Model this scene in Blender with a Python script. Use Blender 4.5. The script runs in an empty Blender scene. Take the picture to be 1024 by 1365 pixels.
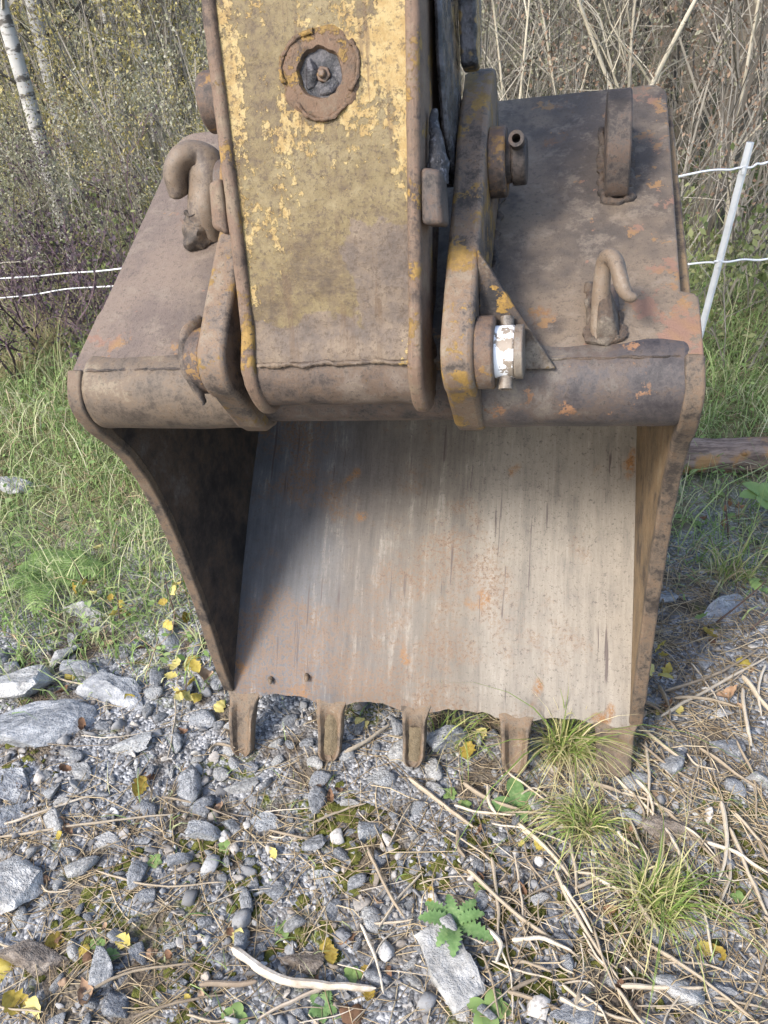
import bpy, bmesh, math, random
import numpy as np
from mathutils import Vector, Matrix, noise as mnoise
R = math.radians
rng = np.random.default_rng(7)
random.seed(7)

# ------------------------------------------------------------------ camera, light, exposure
scene = bpy.context.scene
C = scene.collection
H = 1.77
cam_data = bpy.data.cameras.new("camera")
cam = bpy.data.objects.new("camera", cam_data); C.objects.link(cam)
cam.location = (0, 0, H); cam.rotation_euler = (R(55), 0, 0)
cam_data.sensor_fit = 'VERTICAL'; cam_data.sensor_height = 24; cam_data.lens = 12 / math.tan(R(33.6))
cam_data.clip_start = 0.02; cam_data.clip_end = 400
scene.camera = cam
SUN_AZ = R(229)      # compass-like, from +Y clockwise: behind and left of the camera
SUN_EL = R(38)
w = bpy.data.worlds.new("World"); scene.world = w; w.use_nodes = True
wn = w.node_tree.nodes; bg = wn['Background']
sky = wn.new('ShaderNodeTexSky'); sky.sky_type = 'NISHITA'; sky.sun_disc = False
sky.sun_elevation = SUN_EL; sky.sun_rotation = SUN_AZ; sky.air_density = 1.0; sky.dust_density = 1.9; sky.ozone_density = 1.0
w.node_tree.links.new(sky.outputs[0], bg.inputs[0]); bg.inputs[1].default_value = 0.14
sd = bpy.data.lights.new("sun", 'SUN'); sd.energy = 1.7; sd.angle = R(14); sd.color = (1, .955, .89)
sun = bpy.data.objects.new("sun", sd); C.objects.link(sun)
sdir = Vector((math.sin(SUN_AZ) * math.cos(SUN_EL), math.cos(SUN_AZ) * math.cos(SUN_EL), math.sin(SUN_EL)))
sun.rotation_euler = sdir.to_track_quat('Z', 'Y').to_euler(); sun.location = sdir * 20
scene.view_settings.view_transform = 'Standard'; scene.view_settings.look = 'None'
scene.view_settings.exposure = 1.62; scene.view_settings.gamma = 1
scene.cycles.use_denoising = True; scene.cycles.adaptive_threshold = .02
scene.cycles.max_bounces = 4; scene.cycles.diffuse_bounces = 2; scene.cycles.glossy_bounces = 2; scene.cycles.transmission_bounces = 3

# ------------------------------------------------------------------ helpers
def tag(o, label, cat, group=None):
    o["label"] = label; o["category"] = cat
    if group: o["group"] = group
    return o

def empty(name, loc=(0, 0, 0), rot=(0, 0, 0)):
    o = bpy.data.objects.new(name, None); C.objects.link(o); o.empty_display_size = .05
    o.location = loc; o.rotation_euler = rot
    return o

def mesh(name, V, Fc, mats=None, smooth=None):
    me = bpy.data.meshes.new(name)
    me.from_pydata([tuple(v) for v in V], [], [tuple(f) for f in Fc])
    me.validate()
    if smooth is not None:
        me.polygons.foreach_set('use_smooth', [True] * len(me.polygons))
        if smooth < 179: me.set_sharp_from_angle(angle=R(smooth))
    if mats is not None:
        for m in (mats if isinstance(mats, (list, tuple)) else [mats]): me.materials.append(m)
    me.update()
    return me

def npmesh(name, V, Fc, mat, smooth=False):
    """V (n,3), Fc (m,k) arrays with constant face size."""
    me = bpy.data.meshes.new(name)
    V = np.asarray(V, np.float32); Fc = np.asarray(Fc, np.int32); k = Fc.shape[1]
    me.vertices.add(len(V)); me.vertices.foreach_set('co', V.ravel())
    me.loops.add(Fc.size); me.loops.foreach_set('vertex_index', Fc.ravel())
    me.polygons.add(len(Fc)); me.polygons.foreach_set('loop_start', np.arange(0, Fc.size, k, dtype=np.int32))
    me.update(calc_edges=True); me.validate()
    if smooth: me.polygons.foreach_set('use_smooth', np.ones(len(me.polygons), bool))
    me.materials.append(mat); me.update()
    return me

def obj(name, me, parent=None):
    o = bpy.data.objects.new(name, me); C.objects.link(o)
    if parent is not None: o.parent = parent
    return o

def bevel(o, wd=.004, seg=2):
    m = o.modifiers.new('bevel', 'BEVEL'); m.width = wd; m.segments = seg; m.limit_method = 'ANGLE'; m.angle_limit = R(35)
    return o

def copy_tree(o, parent=None):
    c = o.copy(); C.objects.link(c); c.parent = parent
    for ch in list(o.children): copy_tree(ch, c)
    return c

def fbm(p, s, o=3):
    return mnoise.fractal(Vector(p) * s, 1.0, 2.0, o)

class MB:
    def __init__(self): self.V = []; self.F = []
    def add(self, V, Fc):
        b = len(self.V); self.V += [tuple(v) for v in V]; self.F += [tuple(i + b for i in f) for f in Fc]
    def prism(self, outline, x0, x1):
        """outline of (y,z), extruded along x from x0 to x1 (floats or functions of (y,z))."""
        f0 = x0 if callable(x0) else (lambda y, z: x0)
        f1 = x1 if callable(x1) else (lambda y, z: x1)
        n = len(outline)
        a = [(f0(y, z), y, z) for y, z in outline]; b = [(f1(y, z), y, z) for y, z in outline]
        self.add(a + b, [tuple(range(n))[::-1], tuple(range(n, 2 * n))] + [(i, (i + 1) % n, n + (i + 1) % n, n + i) for i in range(n)])
    def cyl(self, p0, p1, r0, r1=None, seg=28, hole=0):
        r1 = r0 if r1 is None else r1
        p0 = Vector(p0); p1 = Vector(p1); d = (p1 - p0).normalized()
        a = d.orthogonal().normalized(); b = d.cross(a)
        cs = [(math.cos(2 * math.pi * i / seg), math.sin(2 * math.pi * i / seg)) for i in range(seg)]
        if not hole:
            V = [p0 + (a * c + b * s) * r0 for c, s in cs] + [p1 + (a * c + b * s) * r1 for c, s in cs]
            self.add(V, [tuple(range(seg))[::-1], tuple(range(seg, 2 * seg))] + [(i, (i + 1) % seg, seg + (i + 1) % seg, seg + i) for i in range(seg)])
        else:
            V = []
            for p, r in ((p0, r0), (p1, r1), (p1, hole), (p0, hole)):
                V += [p + (a * c + b * s) * r for c, s in cs]
            Fc = []
            for k in range(4):
                o = k * seg; q = ((k + 1) % 4) * seg
                Fc += [(o + i, o + (i + 1) % seg, q + (i + 1) % seg, q + i) for i in range(seg)]
            self.add(V, Fc)
    def tube(self, pts, rad, seg=8, flat=1.0, up=(0, 0, 1)):
        pts = [Vector(p) for p in pts]; n = len(pts)
        rad = rad if hasattr(rad, '__len__') else [rad] * n
        V = []; prev = None
        for i, p in enumerate(pts):
            d = (pts[min(i + 1, n - 1)] - pts[max(i - 1, 0)]).normalized()
            if prev is None:
                a = d.orthogonal().normalized() if abs(d.dot(Vector(up))) > .95 else Vector(up).cross(d).normalized()
            else:
                a = (prev - d * prev.dot(d))
                a = a.normalized() if a.length > 1e-6 else d.orthogonal().normalized()
            prev = a; b = d.cross(a)
            V += [p + (a * math.cos(2 * math.pi * k / seg) * flat + b * math.sin(2 * math.pi * k / seg)) * rad[i] for k in range(seg)]
        Fc = [(i * seg + k, i * seg + (k + 1) % seg, (i + 1) * seg + (k + 1) % seg, (i + 1) * seg + k) for i in range(n - 1) for k in range(seg)]
        Fc += [tuple(range(seg))[::-1], tuple(range((n - 1) * seg, n * seg))]
        self.add(V, Fc)
    def jitter(self, amp, s):
        self.V = [tuple(Vector(v) + mnoise.noise_vector(Vector(v) * s) * amp) for v in self.V]
    def build(self, name, mat, parent=None, smooth=40, bev=0, seg=2):
        o = obj(name, mesh(name, self.V, self.F, mat, smooth), parent)
        if bev: bevel(o, bev, seg)
        return o

def catmull(P, n=6):
    P = [np.array(p, float) for p in P]; out = []
    for i in range(len(P) - 1):
        p0 = P[max(i - 1, 0)]; p1 = P[i]; p2 = P[i + 1]; p3 = P[min(i + 2, len(P) - 1)]
        for k in range(n):
            t = k / n
            out.append(.5 * ((2 * p1) + (p2 - p0) * t + (2 * p0 - 5 * p1 + 4 * p2 - p3) * t * t + (3 * p1 - p0 - 3 * p2 + p3) * t ** 3))
    out.append(P[-1])
    return out

def weld_bead(name, path, r, mat, parent, seed=0, dense=.006):
    """lumpy weld bead that follows a path"""
    P = [Vector(p) for p in path]; pts = []
    for a, b in zip(P[:-1], P[1:]):
        m = max(2, int((b - a).length / dense))
        pts += [a.lerp(b, i / m) for i in range(m)]
    pts.append(P[-1])
    rr = [r * (.75 + .45 * abs(math.sin(i * 1.3 + seed)) + .25 * fbm((i * .31, seed, 0), 1.0)) for i in range(len(pts))]
    m = MB(); m.tube(pts, rr, 7); m.jitter(r * .9, 45); m.jitter(r * .5, 110)
    return m.build(name, mat, parent, 60)

# ------------------------------------------------------------------ node materials
class NT:
    def __init__(self, name):
        self.m = bpy.data.materials.new(name); self.m.use_nodes = True
        self.t = self.m.node_tree; self.N = self.t.nodes; self.L = self.t.links
        self.b = self.N['Principled BSDF']; self._oc = None
    def set(self, sock, v):
        if hasattr(v, 'is_output') or isinstance(v, bpy.types.NodeSocket): self.L.new(v, sock)
        else:
            if sock.type == 'RGBA' and len(v) == 3: v = (*v, 1)
            sock.default_value = v
    def oc(self):
        if self._oc is None: self._oc = self.N.new('ShaderNodeTexCoord').outputs['Object']
        return self._oc
    def mapping(self, scale=(1, 1, 1), loc=(0, 0, 0), rot=(0, 0, 0), vec=None):
        n = self.N.new('ShaderNodeMapping'); self.L.new(vec or self.oc(), n.inputs[0])
        n.inputs['Scale'].default_value = scale; n.inputs['Location'].default_value = loc; n.inputs['Rotation'].default_value = rot
        return n.outputs[0]
    def noise(self, scale, detail=4, rough=.55, vec=None, dist=0):
        n = self.N.new('ShaderNodeTexNoise'); self.L.new(vec or self.oc(), n.inputs['Vector'])
        n.inputs['Scale'].default_value = scale; n.inputs['Detail'].default_value = detail
        n.inputs['Roughness'].default_value = rough; n.inputs['Distortion'].default_value = dist
        return n.outputs['Fac']
    def voro(self, scale, vec=None, out='Distance'):
        n = self.N.new('ShaderNodeTexVoronoi'); self.L.new(vec or self.oc(), n.inputs['Vector']); n.inputs['Scale'].default_value = scale
        return n.outputs[out]
    def ramp(self, fac, a, b):
        n = self.N.new('ShaderNodeMapRange'); n.interpolation_type = 'SMOOTHSTEP'
        self.set(n.inputs['Value'], fac); n.inputs['From Min'].default_value = a; n.inputs['From Max'].default_value = b
        return n.outputs[0]
    def math(self, op, a, b=0.0):
        n = self.N.new('ShaderNodeMath'); n.operation = op; self.set(n.inputs[0], a); self.set(n.inputs[1], b); return n.outputs[0]
    def xyz(self, vec=None):
        n = self.N.new('ShaderNodeSeparateXYZ'); self.L.new(vec or self.oc(), n.inputs[0]); return n.outputs
    def mix(self, f, a, b, blend='MIX'):
        n = self.N.new('ShaderNodeMix'); n.data_type = 'RGBA'; n.blend_type = blend
        self.set(n.inputs[0], f); self.set(n.inputs[6], a); self.set(n.inputs[7], b); return n.outputs[2]
    def bump(self, h, strength=.3, dist=.004, normal=None):
        n = self.N.new('ShaderNodeBump'); self.L.new(h, n.inputs['Height']); n.inputs['Strength'].default_value = strength; n.inputs['Distance'].default_value = dist
        if normal: self.L.new(normal, n.inputs['Normal'])
        return n.outputs[0]
    def out(self, col, rough=.7, metal=0.0, normal=None, spec=.3):
        self.set(self.b.inputs['Base Color'], col); self.set(self.b.inputs['Roughness'], rough)
        self.set(self.b.inputs['Metallic'], metal); self.b.inputs['Specular IOR Level'].default_value = spec
        if normal: self.L.new(normal, self.b.inputs['Normal'])
        return self.m
    def rand(self):
        return self.N.new('ShaderNodeObjectInfo').outputs['Random']
    def island(self):
        return self.N.new('ShaderNodeNewGeometry').outputs['Random Per Island']
    def pick(self, fac, stops):
        n = self.N.new('ShaderNodeValToRGB'); cr = n.color_ramp; self.set(n.inputs[0], fac)
        while len(cr.elements) < len(stops): cr.elements.new(.5)
        for e, (p, c) in zip(cr.elements, stops): e.position = p; e.color = (*c, 1)
        return n.outputs[0]

METAL = (.72, .68, .625)      # how much darker and browner the worn steel is than the clean tones below
def steel(name, base, rust, dirt, paint=None, cover=.5, pscale=9, bumpy=.35, rough=.62, dust=(.34, .30, .25), dusty=.4, paint2=None, metal=.0, rustamt=.5):
    t = NT(name)
    n1 = t.noise(4.5, 6, .72); n2 = t.noise(19, 6, .76); n3 = t.noise(95, 5, .85)
    f = t.math('ADD', t.math('ADD', t.math('MULTIPLY', n1, .40), t.math('MULTIPLY', n2, .36)), t.math('MULTIPLY', n3, .24))
    dk = tuple(c * .55 for c in dirt); lt = tuple(a * (1 - dusty) + b * dusty for a, b in zip(base, dust))
    col = t.pick(f, [(.38, dk), (.445, dirt), (.485, base), (.52, rust), (.56, lt), (.63, dust)])
    sp = t.math('MULTIPLY', t.ramp(n3, .55, .61), .6)
    col = t.mix(sp, col, dk)
    hgt = t.math('ADD', t.math('MULTIPLY', n2, .7), t.math('MULTIPLY', n3, .6))
    rg = t.math('ADD', t.math('MULTIPLY', n3, .3), rough - .12)
    if paint:
        g = t.math('ADD', t.math('MULTIPLY', t.noise(pscale, 5, .68), .72), t.math('MULTIPLY', n3, .28))
        pm = t.ramp(g, .5 + (.5 - cover) * .30, .512 + (.5 - cover) * .30)
        pc = t.mix(t.ramp(n2, .4, .62), paint, paint2 or tuple(c * .62 for c in paint))
        pc = t.mix(t.math('MULTIPLY', t.ramp(n3, .52, .62), .6), pc, rust)
        col = t.mix(pm, col, pc); hgt = t.math('ADD', hgt, t.math('MULTIPLY', pm, .35))
    col = t.mix(1.0, col, METAL, 'MULTIPLY')
    return t.out(col, rg, metal, t.bump(hgt, bumpy * 1.3, .006), .35)

YEL = (.34, .22, .065); YEL2 = (.36, .27, .11)
M = {}
M['tube'] = steel('tube_steel', (.15, .122, .098), (.16, .12, .088), (.085, .068, .056), paint=(.30, .18, .11), cover=.06, pscale=14, dusty=.5, dust=(.30, .255, .19), bumpy=.25)
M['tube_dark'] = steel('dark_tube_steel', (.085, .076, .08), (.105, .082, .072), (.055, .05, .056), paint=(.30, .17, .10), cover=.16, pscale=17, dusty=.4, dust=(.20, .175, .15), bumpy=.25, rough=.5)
M['ear'] = steel('ear_steel', (.18, .145, .12), (.21, .145, .10), (.075, .062, .055), paint=YEL, cover=.40, pscale=13, dusty=.5, dust=(.30, .25, .19))
M['side'] = steel('shaded_side_plate_steel', (.07, .058, .052), (.10, .07, .052), (.036, .031, .032), dusty=.35, dust=(.20, .18, .17), bumpy=.25)  # left wall: its shade is painted in as a near-black base tone
M['side_lit'] = steel('lit_side_plate_steel', (.20, .155, .10), (.23, .155, .085), (.085, .06, .045), dusty=.5, dust=(.34, .27, .18), bumpy=.25)  # right wall: golden brown steel with the sunlit look painted into the tone
M['bar'] = steel('side_bar_steel', (.15, .12, .095), (.17, .12, .085), (.06, .05, .045), dusty=.4, dust=(.25, .205, .15), bumpy=.35)
M['dark'] = steel('dark_steel', (.095, .08, .075), (.12, .085, .068), (.04, .035, .035), dusty=.3, dust=(.20, .17, .15), bumpy=.35)
M['boss'] = steel('boss_steel', (.12, .092, .08), (.16, .105, .075), (.05, .042, .04), paint=(.42, .26, .10), cover=.34, pscale=19, dusty=.3)
M['hook'] = steel('hook_steel', (.20, .165, .135), (.19, .145, .11), (.12, .097, .085), dusty=.5, dust=(.28, .24, .20), bumpy=.2, rough=.55)
M['weld'] = steel('weld_steel', (.085, .07, .062), (.115, .082, .062), (.04, .034, .032), dusty=.25, bumpy=.8)
M['pin'] = steel('pin_steel', (.22, .20, .18), (.18, .14, .11), (.08, .07, .065), dusty=.2, rough=.45, bumpy=.12)
M['tooth'] = steel('tooth_steel', (.19, .155, .12), (.185, .125, .08), (.09, .07, .055), dusty=.6, dust=(.30, .255, .20), bumpy=.35)
M['gusset'] = steel('gusset_steel', (.07, .055, .048), (.10, .068, .045), (.03, .026, .026), paint=(.36, .22, .05), cover=.44, pscale=12)
M['side_yel'] = steel('arm_side_steel', (.17, .125, .095), (.20, .135, .10), (.085, .062, .052), paint=YEL, cover=.30, pscale=13, dusty=.5, dust=(.27, .215, .155), bumpy=.5)

def top_plate_mat():
    t = NT('bucket_top_steel'); X = t.xyz()
    big = t.noise(3.4, 4, .65); mid = t.noise(22, 6, .76); fine = t.noise(100, 5, .85)
    col = t.mix(t.ramp(big, .40, .58), (.10, .085, .076), (.205, .165, .13))
    col = t.mix(t.math('MULTIPLY', t.ramp(t.noise(7, 4, .65, t.mapping((1, 1, 1), (3, 1, 2))), .50, .66), .8), col, (.055, .047, .047))
    col = t.mix(t.math('MULTIPLY', t.ramp(t.math('ADD', X[0], t.math('MULTIPLY', big, .2)), -.15, -.35), .55), col, (.235, .185, .165))
    col = t.mix(t.math('MULTIPLY', t.ramp(mid, .50, .64), .55), col, (.27, .23, .195))
    col = t.mix(t.math('MULTIPLY', t.ramp(fine, .53, .62), .5), col, (.065, .054, .046))
    # old salmon and orange paint, along the right edge and low on the plate
    e = t.math('ADD', t.math('MULTIPLY', t.ramp(X[0], .40, .54), .10), t.math('MULTIPLY', t.ramp(X[1], .16, .0), .05))
    f = t.math('ADD', t.math('ADD', t.math('MULTIPLY', t.noise(15, 5, .65), .75), t.math('MULTIPLY', t.noise(90, 3, .6), .25)), e)
    pm = t.ramp(f, .625, .645)
    col = t.mix(t.math('MULTIPLY', pm, .85), col, t.mix(t.ramp(t.noise(11, 2), .42, .58), (.26, .155, .12), (.30, .18, .085)))
    rs = t.ramp(t.math('ADD', t.math('MULTIPLY', t.noise(10, 4, .6), .7), t.math('MULTIPLY', fine, .3)), .60, .68)
    col = t.mix(t.math('MULTIPLY', rs, .6), col, (.27, .135, .06))
    h = t.math('ADD', t.math('MULTIPLY', mid, .7), t.math('MULTIPLY', fine, .45))
    col = t.mix(1.0, col, METAL, 'MULTIPLY')
    return t.out(col, t.math('ADD', t.math('MULTIPLY', fine, .3), .5), 0, t.bump(h, .7, .007), .35)
M['topplate'] = top_plate_mat()

def white_pin():
    t = NT('white_painted_pin')
    f = t.ramp(t.noise(26, 5, .65), .54, .56)
    col = t.mix(f, (.78, .79, .80), (.22, .18, .14))
    return t.out(col, .45, 0, t.bump(t.noise(120, 3), .15, .003), .4)
M['whitepin'] = white_pin()

def grease():
    t = NT('black_grease_steel')
    col = t.mix(t.ramp(t.noise(26, 6, .7), .45, .62), (.018, .018, .021), (.085, .08, .085))
    col = t.mix(t.ramp(t.noise(9, 4), .60, .62), col, (.20, .135, .05))
    return t.out(col, t.ramp(t.noise(40, 4), .2, 1.2), 0, t.bump(t.noise(60, 6, .7), .7, .01), .5)
M['grease'] = grease()

def rubber():
    t = NT('cracked_grease_lump')
    return t.out(t.mix(t.ramp(t.noise(90, 4, .7), .5, .7), (.03, .03, .034), (.15, .15, .17)), .7, 0, t.bump(t.noise(110, 4, .7), .9, .01), .4)
M['lump'] = rubber()

def floor_mat():
    """worn bucket bottom: streaks run down the slope, rust blooms, dark gouges"""
    t = NT('worn_bucket_floor'); X = t.xyz()
    st = t.noise(1, 6, .74, t.mapping((17, 2.0, 2.0))); st2 = t.noise(1, 5, .75, t.mapping((75, 5, 5), (2, 5, 1))); gm = t.noise(1, 3, .6, t.mapping((75, 2.6, 2.6), (3, 1, 0)))
    n1 = t.noise(3.2, 6, .72); n2 = t.noise(16, 5, .75); n3 = t.noise(110, 5, .85)
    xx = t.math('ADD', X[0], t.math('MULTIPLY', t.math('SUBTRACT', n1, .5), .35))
    shade_band = t.pick(t.ramp(xx, -.6, .6), [(0, (.105, .11, .128)), (.10, (.105, .11, .128)), (.22, (.125, .112, .105)), (.5, (.155, .138, .118)), (.62, (.185, .168, .145)), (.74, (.25, .232, .205)), (1, (.27, .25, .22))])  # shade at left and sunlight at right painted into the floor tone
    f = t.math('ADD', t.math('ADD', t.math('MULTIPLY', st, .40), t.math('MULTIPLY', st2, .25)), t.math('ADD', t.math('MULTIPLY', n2, .20), t.math('MULTIPLY', n3, .15)))
    base = t.mix(1.0, shade_band, t.pick(f, [(.38, (.50, .50, .52)), (.46, (.80, .79, .79)), (.52, (1, .99, .98)), (.60, (1.0, 1.0, .99))]), 'MULTIPLY')
    base = t.mix(t.math('MULTIPLY', t.ramp(f, .52, .62), .55), base, (.40, .375, .34))
    rs = t.math('ADD', n1, t.math('MULTIPLY', t.ramp(X[2], -.74, -.98), .12))
    rs = t.math('SUBTRACT', rs, t.math('MULTIPLY', t.ramp(X[0], -.1, .5), .10))
    rf = t.math('MULTIPLY', t.ramp(rs, .49, .62), t.ramp(n3, .44, .56))
    base = t.mix(t.math('MULTIPLY', rf, .85), base, (.185, .105, .055))
    orange = t.math('MULTIPLY', t.ramp(t.noise(8, 2, .5, t.mapping((1, .8, .8), (.6, 2.2, .3))), .66, .73), t.ramp(n3, .42, .52))
    base = t.mix(orange, base, (.25, .12, .035))
    gouge = t.math('MULTIPLY', t.ramp(gm, .62, .65), t.ramp(t.noise(4, 3, .5, t.mapping((1, 1, 1), (5, 1, 3))), .46, .56))
    base = t.mix(t.math('MULTIPLY', gouge, .85), base, (.07, .05, .05))
    base = t.mix(t.math('MULTIPLY', t.ramp(n3, .55, .61), .7), base, (.075, .062, .056))
    h = t.math('ADD', t.math('MULTIPLY', st, .6), t.math('MULTIPLY', n3, .6))
    base = t.mix(1.0, base, (.77, .735, .685), 'MULTIPLY')
    return t.out(base, t.math('ADD', t.math('MULTIPLY', n2, .3), .40), 0, t.bump(h, .4, .004), .4)
M['floor'] = floor_mat()

P0 = (-.13, .12); LU = math.hypot(.15, .48); SU = (.15 / LU, .48 / LU); SN = (-SU[1], SU[0])   # arm face: up along it, out of it
def arm_face():
    """arm front plate: old yellow paint, olive film, bare worn steel at the lower right"""
    t = NT('worn_yellow_arm_face'); X = t.xyz()
    T = t.math('ADD', t.math('MULTIPLY', t.math('SUBTRACT', X[1], P0[0]), SU[0]), t.math('MULTIPLY', t.math('SUBTRACT', X[2], P0[1]), SU[1]))
    n1 = t.math('MULTIPLY', t.math('SUBTRACT', t.noise(13, 4, .62), .5), .13)
    # distance into the bare patch
    low = t.math('SUBTRACT', .035, T)
    rgt = t.math('MINIMUM', t.math('SUBTRACT', X[0], .045), t.math('SUBTRACT', .19, T))
    d = t.math('ADD', t.math('MAXIMUM', low, rgt), n1)
    bare = t.ramp(d, -.004, .004)
    big = t.noise(6, 6, .72); fine = t.noise(110, 5, .85); mid = t.noise(30, 6, .76)
    fo = t.math('ADD', t.math('MULTIPLY', big, .6), t.math('MULTIPLY', mid, .4))
    olive = t.pick(fo, [(.38, (.06, .045, .032)), (.45, (.105, .082, .05)), (.51, (.145, .12, .066)), (.57, (.175, .15, .09)), (.65, (.22, .20, .135))])
    steelc = t.pick(fo, [(.38, (.06, .05, .048)), (.46, (.10, .083, .078)), (.53, (.135, .11, .093)), (.62, (.19, .162, .137))])
    col = t.mix(bare, olive, steelc)
    # bright paint: dense along the right edge and in the upper part
    edge = t.math('ADD', t.math('ADD', t.math('MULTIPLY', t.ramp(X[0], .09, .14), .10), t.math('MULTIPLY', t.ramp(X[0], -.07, -.12), .05)), t.math('MULTIPLY', t.ramp(T, .10, .42), .078))
    f = t.math('ADD', t.math('ADD', t.math('MULTIPLY', t.noise(12, 5, .66, t.mapping((1, .42, .42))), .66), t.math('MULTIPLY', t.noise(70, 4, .72), .34)), edge)
    f = t.math('SUBTRACT', f, t.math('MULTIPLY', bare, .07))
    pm = t.ramp(f, .590, .604)
    pc = t.mix(t.ramp(mid, .40, .60), (.27, .20, .085), (.34, .285, .155))
    col = t.mix(pm, col, pc)
    col = t.mix(t.math('MULTIPLY', t.ramp(fine, .525, .585), .7), col, (.062, .046, .036))
    h = t.math('ADD', t.math('ADD', t.math('MULTIPLY', mid, .6), t.math('MULTIPLY', fine, .3)), t.math('MULTIPLY', pm, .25))
    run = t.math('MULTIPLY', t.ramp(t.noise(1, 5, .7, t.mapping((38, 3.2, 3.2))), .53, .62), t.ramp(t.noise(5, 3, .6, t.mapping((1, 1, 1), (9, 4, 2))), .44, .56))
    col = t.mix(t.math('MULTIPLY', run, .6), col, (.085, .055, .035))
    col = t.mix(1.0, col, (.92, .82, .66), 'MULTIPLY')
    return t.out(col, t.math('ADD', t.math('MULTIPLY', fine, .3), .42), 0, t.bump(h, .7, .006), .35)
M['arm'] = arm_face()

def simple(name, stops, scale=20, bump=.3, rough=.8, island=False, rnd=False, bscale=60, bdist=.004, spec=.2, trans=0):
    t = NT(name)
    f = t.noise(scale, 2 if (island or trans) else 4, .65)
    if island: f = t.math('ADD', t.math('MULTIPLY', f, .35), t.math('MULTIPLY', t.island(), .65))
    if rnd: f = t.math('ADD', t.math('MULTIPLY', f, .45), t.math('MULTIPLY', t.rand(), .55))
    m = t.out(t.pick(f, stops), rough, 0, None if (island or trans) else t.bump(t.noise(bscale, 4, .7), bump, bdist), spec)
    if trans:
        t.b.inputs['Transmission Weight'].default_value = 0
        try:
            tr = t.N.new('ShaderNodeBsdfTranslucent'); mx = t.N.new('ShaderNodeMixShader'); mx.inputs[0].default_value = trans
            t.L.new(t.b.inputs['Base Color'].links[0].from_socket, tr.inputs[0])
            t.L.new(t.b.outputs[0], mx.inputs[1]); t.L.new(tr.outputs[0], mx.inputs[2])
            t.L.new(mx.outputs[0], t.N['Material Output'].inputs[0])
        except Exception: pass
    return m

def stone_mat():
    t = NT('grey_stone'); r = t.rand()
    base = t.pick(r, [(0, (.17, .18, .20)), (.3, (.24, .25, .27)), (.6, (.34, .35, .36)), (.85, (.42, .42, .41)), (1, (.52, .50, .47))])
    n = t.noise(2.4, 5, .72); n2 = t.noise(6, 3, .7, t.mapping((1, 1, 1), (4, 2, 1)))
    col = t.mix(t.math('MULTIPLY', t.ramp(n, .46, .64), .7), base, (.46, .46, .455))
    col = t.mix(t.math('MULTIPLY', t.ramp(n2, .52, .66), .7), col, (.13, .12, .11))
    return t.out(col, .82, 0, t.bump(t.math('ADD', n, t.math('MULTIPLY', n2, .7)), .9, .02), .25)
M['stone'] = stone_mat()
def gravel_mat():
    t = NT('small_gravel'); r = t.island()
    base = t.pick(r, [(0, (.11, .108, .11)), (.25, (.22, .22, .222)), (.45, (.33, .33, .325)), (.62, (.22, .185, .15)), (.75, (.42, .415, .40)), (.9, (.32, .275, .23)), (1, (.58, .57, .55))])
    col = t.mix(t.math('MULTIPLY', t.ramp(t.noise(150, 3, .7), .48, .64), .6), base, (.14, .13, .12))
    return t.out(col, .85, 0, None, .2)
M['gravel'] = gravel_mat()

def ground_mat():
    t = NT('gravelly_soil'); X = t.xyz()
    v = t.voro(120, None, 'Color'); d = t.voro(120)
    hsv = t.xyz(v)[0]
    grit = t.pick(hsv, [(0, (.08, .08, .083)), (.4, (.17, .172, .178)), (.75, (.28, .285, .295)), (1, (.45, .445, .44))])
    soil = t.mix(t.ramp(t.noise(9, 3, .65), .4, .65), (.085, .068, .052), (.15, .125, .095))
    col = t.mix(t.ramp(t.noise(5, 3, .65), .36, .50), soil, grit)
    moss = t.math('MULTIPLY', t.ramp(t.noise(4.5, 3, .65, t.mapping((1, 1, 1), (7, 3, 1))), .57, .66), t.ramp(t.noise(60, 2, .7), .38, .6))
    col = t.mix(moss, col, (.105, .115, .025))
    far = t.ramp(X[1], 1.9, 3.0)
    grass = t.mix(t.ramp(t.noise(14, 4, .7), .4, .62), (.085, .09, .035), (.20, .175, .095))
    col = t.mix(far, col, grass)
    h = t.math('ADD', t.math('MULTIPLY', t.math('SUBTRACT', 1.0, d), .6), t.noise(40, 3, .7))
    return t.out(col, .9, 0, t.bump(h, .7, .012), .15)
M['ground'] = ground_mat()
M['wood'] = simple('weathered_dead_wood', [(0, (.10, .075, .055)), (.45, (.22, .17, .125)), (.75, (.36, .30, .235)), (1, (.52, .46, .38))], 30, .5, .8, rnd=True)
M['straw'] = simple('dry_straw', [(0, (.12, .085, .05)), (.35, (.24, .18, .11)), (.65, (.37, .29, .18)), (1, (.52, .44, .31))], 12, .2, .75, island=True)
M['straw_obj'] = simple('dry_stalk', [(.1, (.13, .10, .075)), (.4, (.27, .22, .16)), (.65, (.40, .34, .26)), (.9, (.56, .50, .42))], 40, .4, .75, rnd=True)
M['grass'] = simple('meadow_grass_blades', [(.1, (.10, .165, .045)), (.34, (.19, .28, .09)), (.54, (.30, .37, .15)), (.70, (.42, .43, .24)), (.9, (.56, .53, .38))], 3, .1, .65, island=True, trans=.25)
M['tuft'] = simple('green_tuft_blades', [(.1, (.08, .14, .025)), (.35, (.18, .25, .06)), (.52, (.31, .34, .11)), (.68, (.46, .42, .20)), (.88, (.60, .53, .34))], 3, .1, .6, island=True, trans=.25)
M['drytuft'] = simple('blond_tuft_blades', [(0, (.22, .18, .09)), (.5, (.40, .34, .19)), (1, (.56, .49, .31))], 3, .1, .7, island=True, trans=.2)
M['leaf_yellow'] = simple('yellow_autumn_leaf', [(.2, (.22, .15, .03)), (.45, (.40, .32, .07)), (.8, (.52, .46, .19))], 5, .3, .6, rnd=True, trans=.2)
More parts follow.
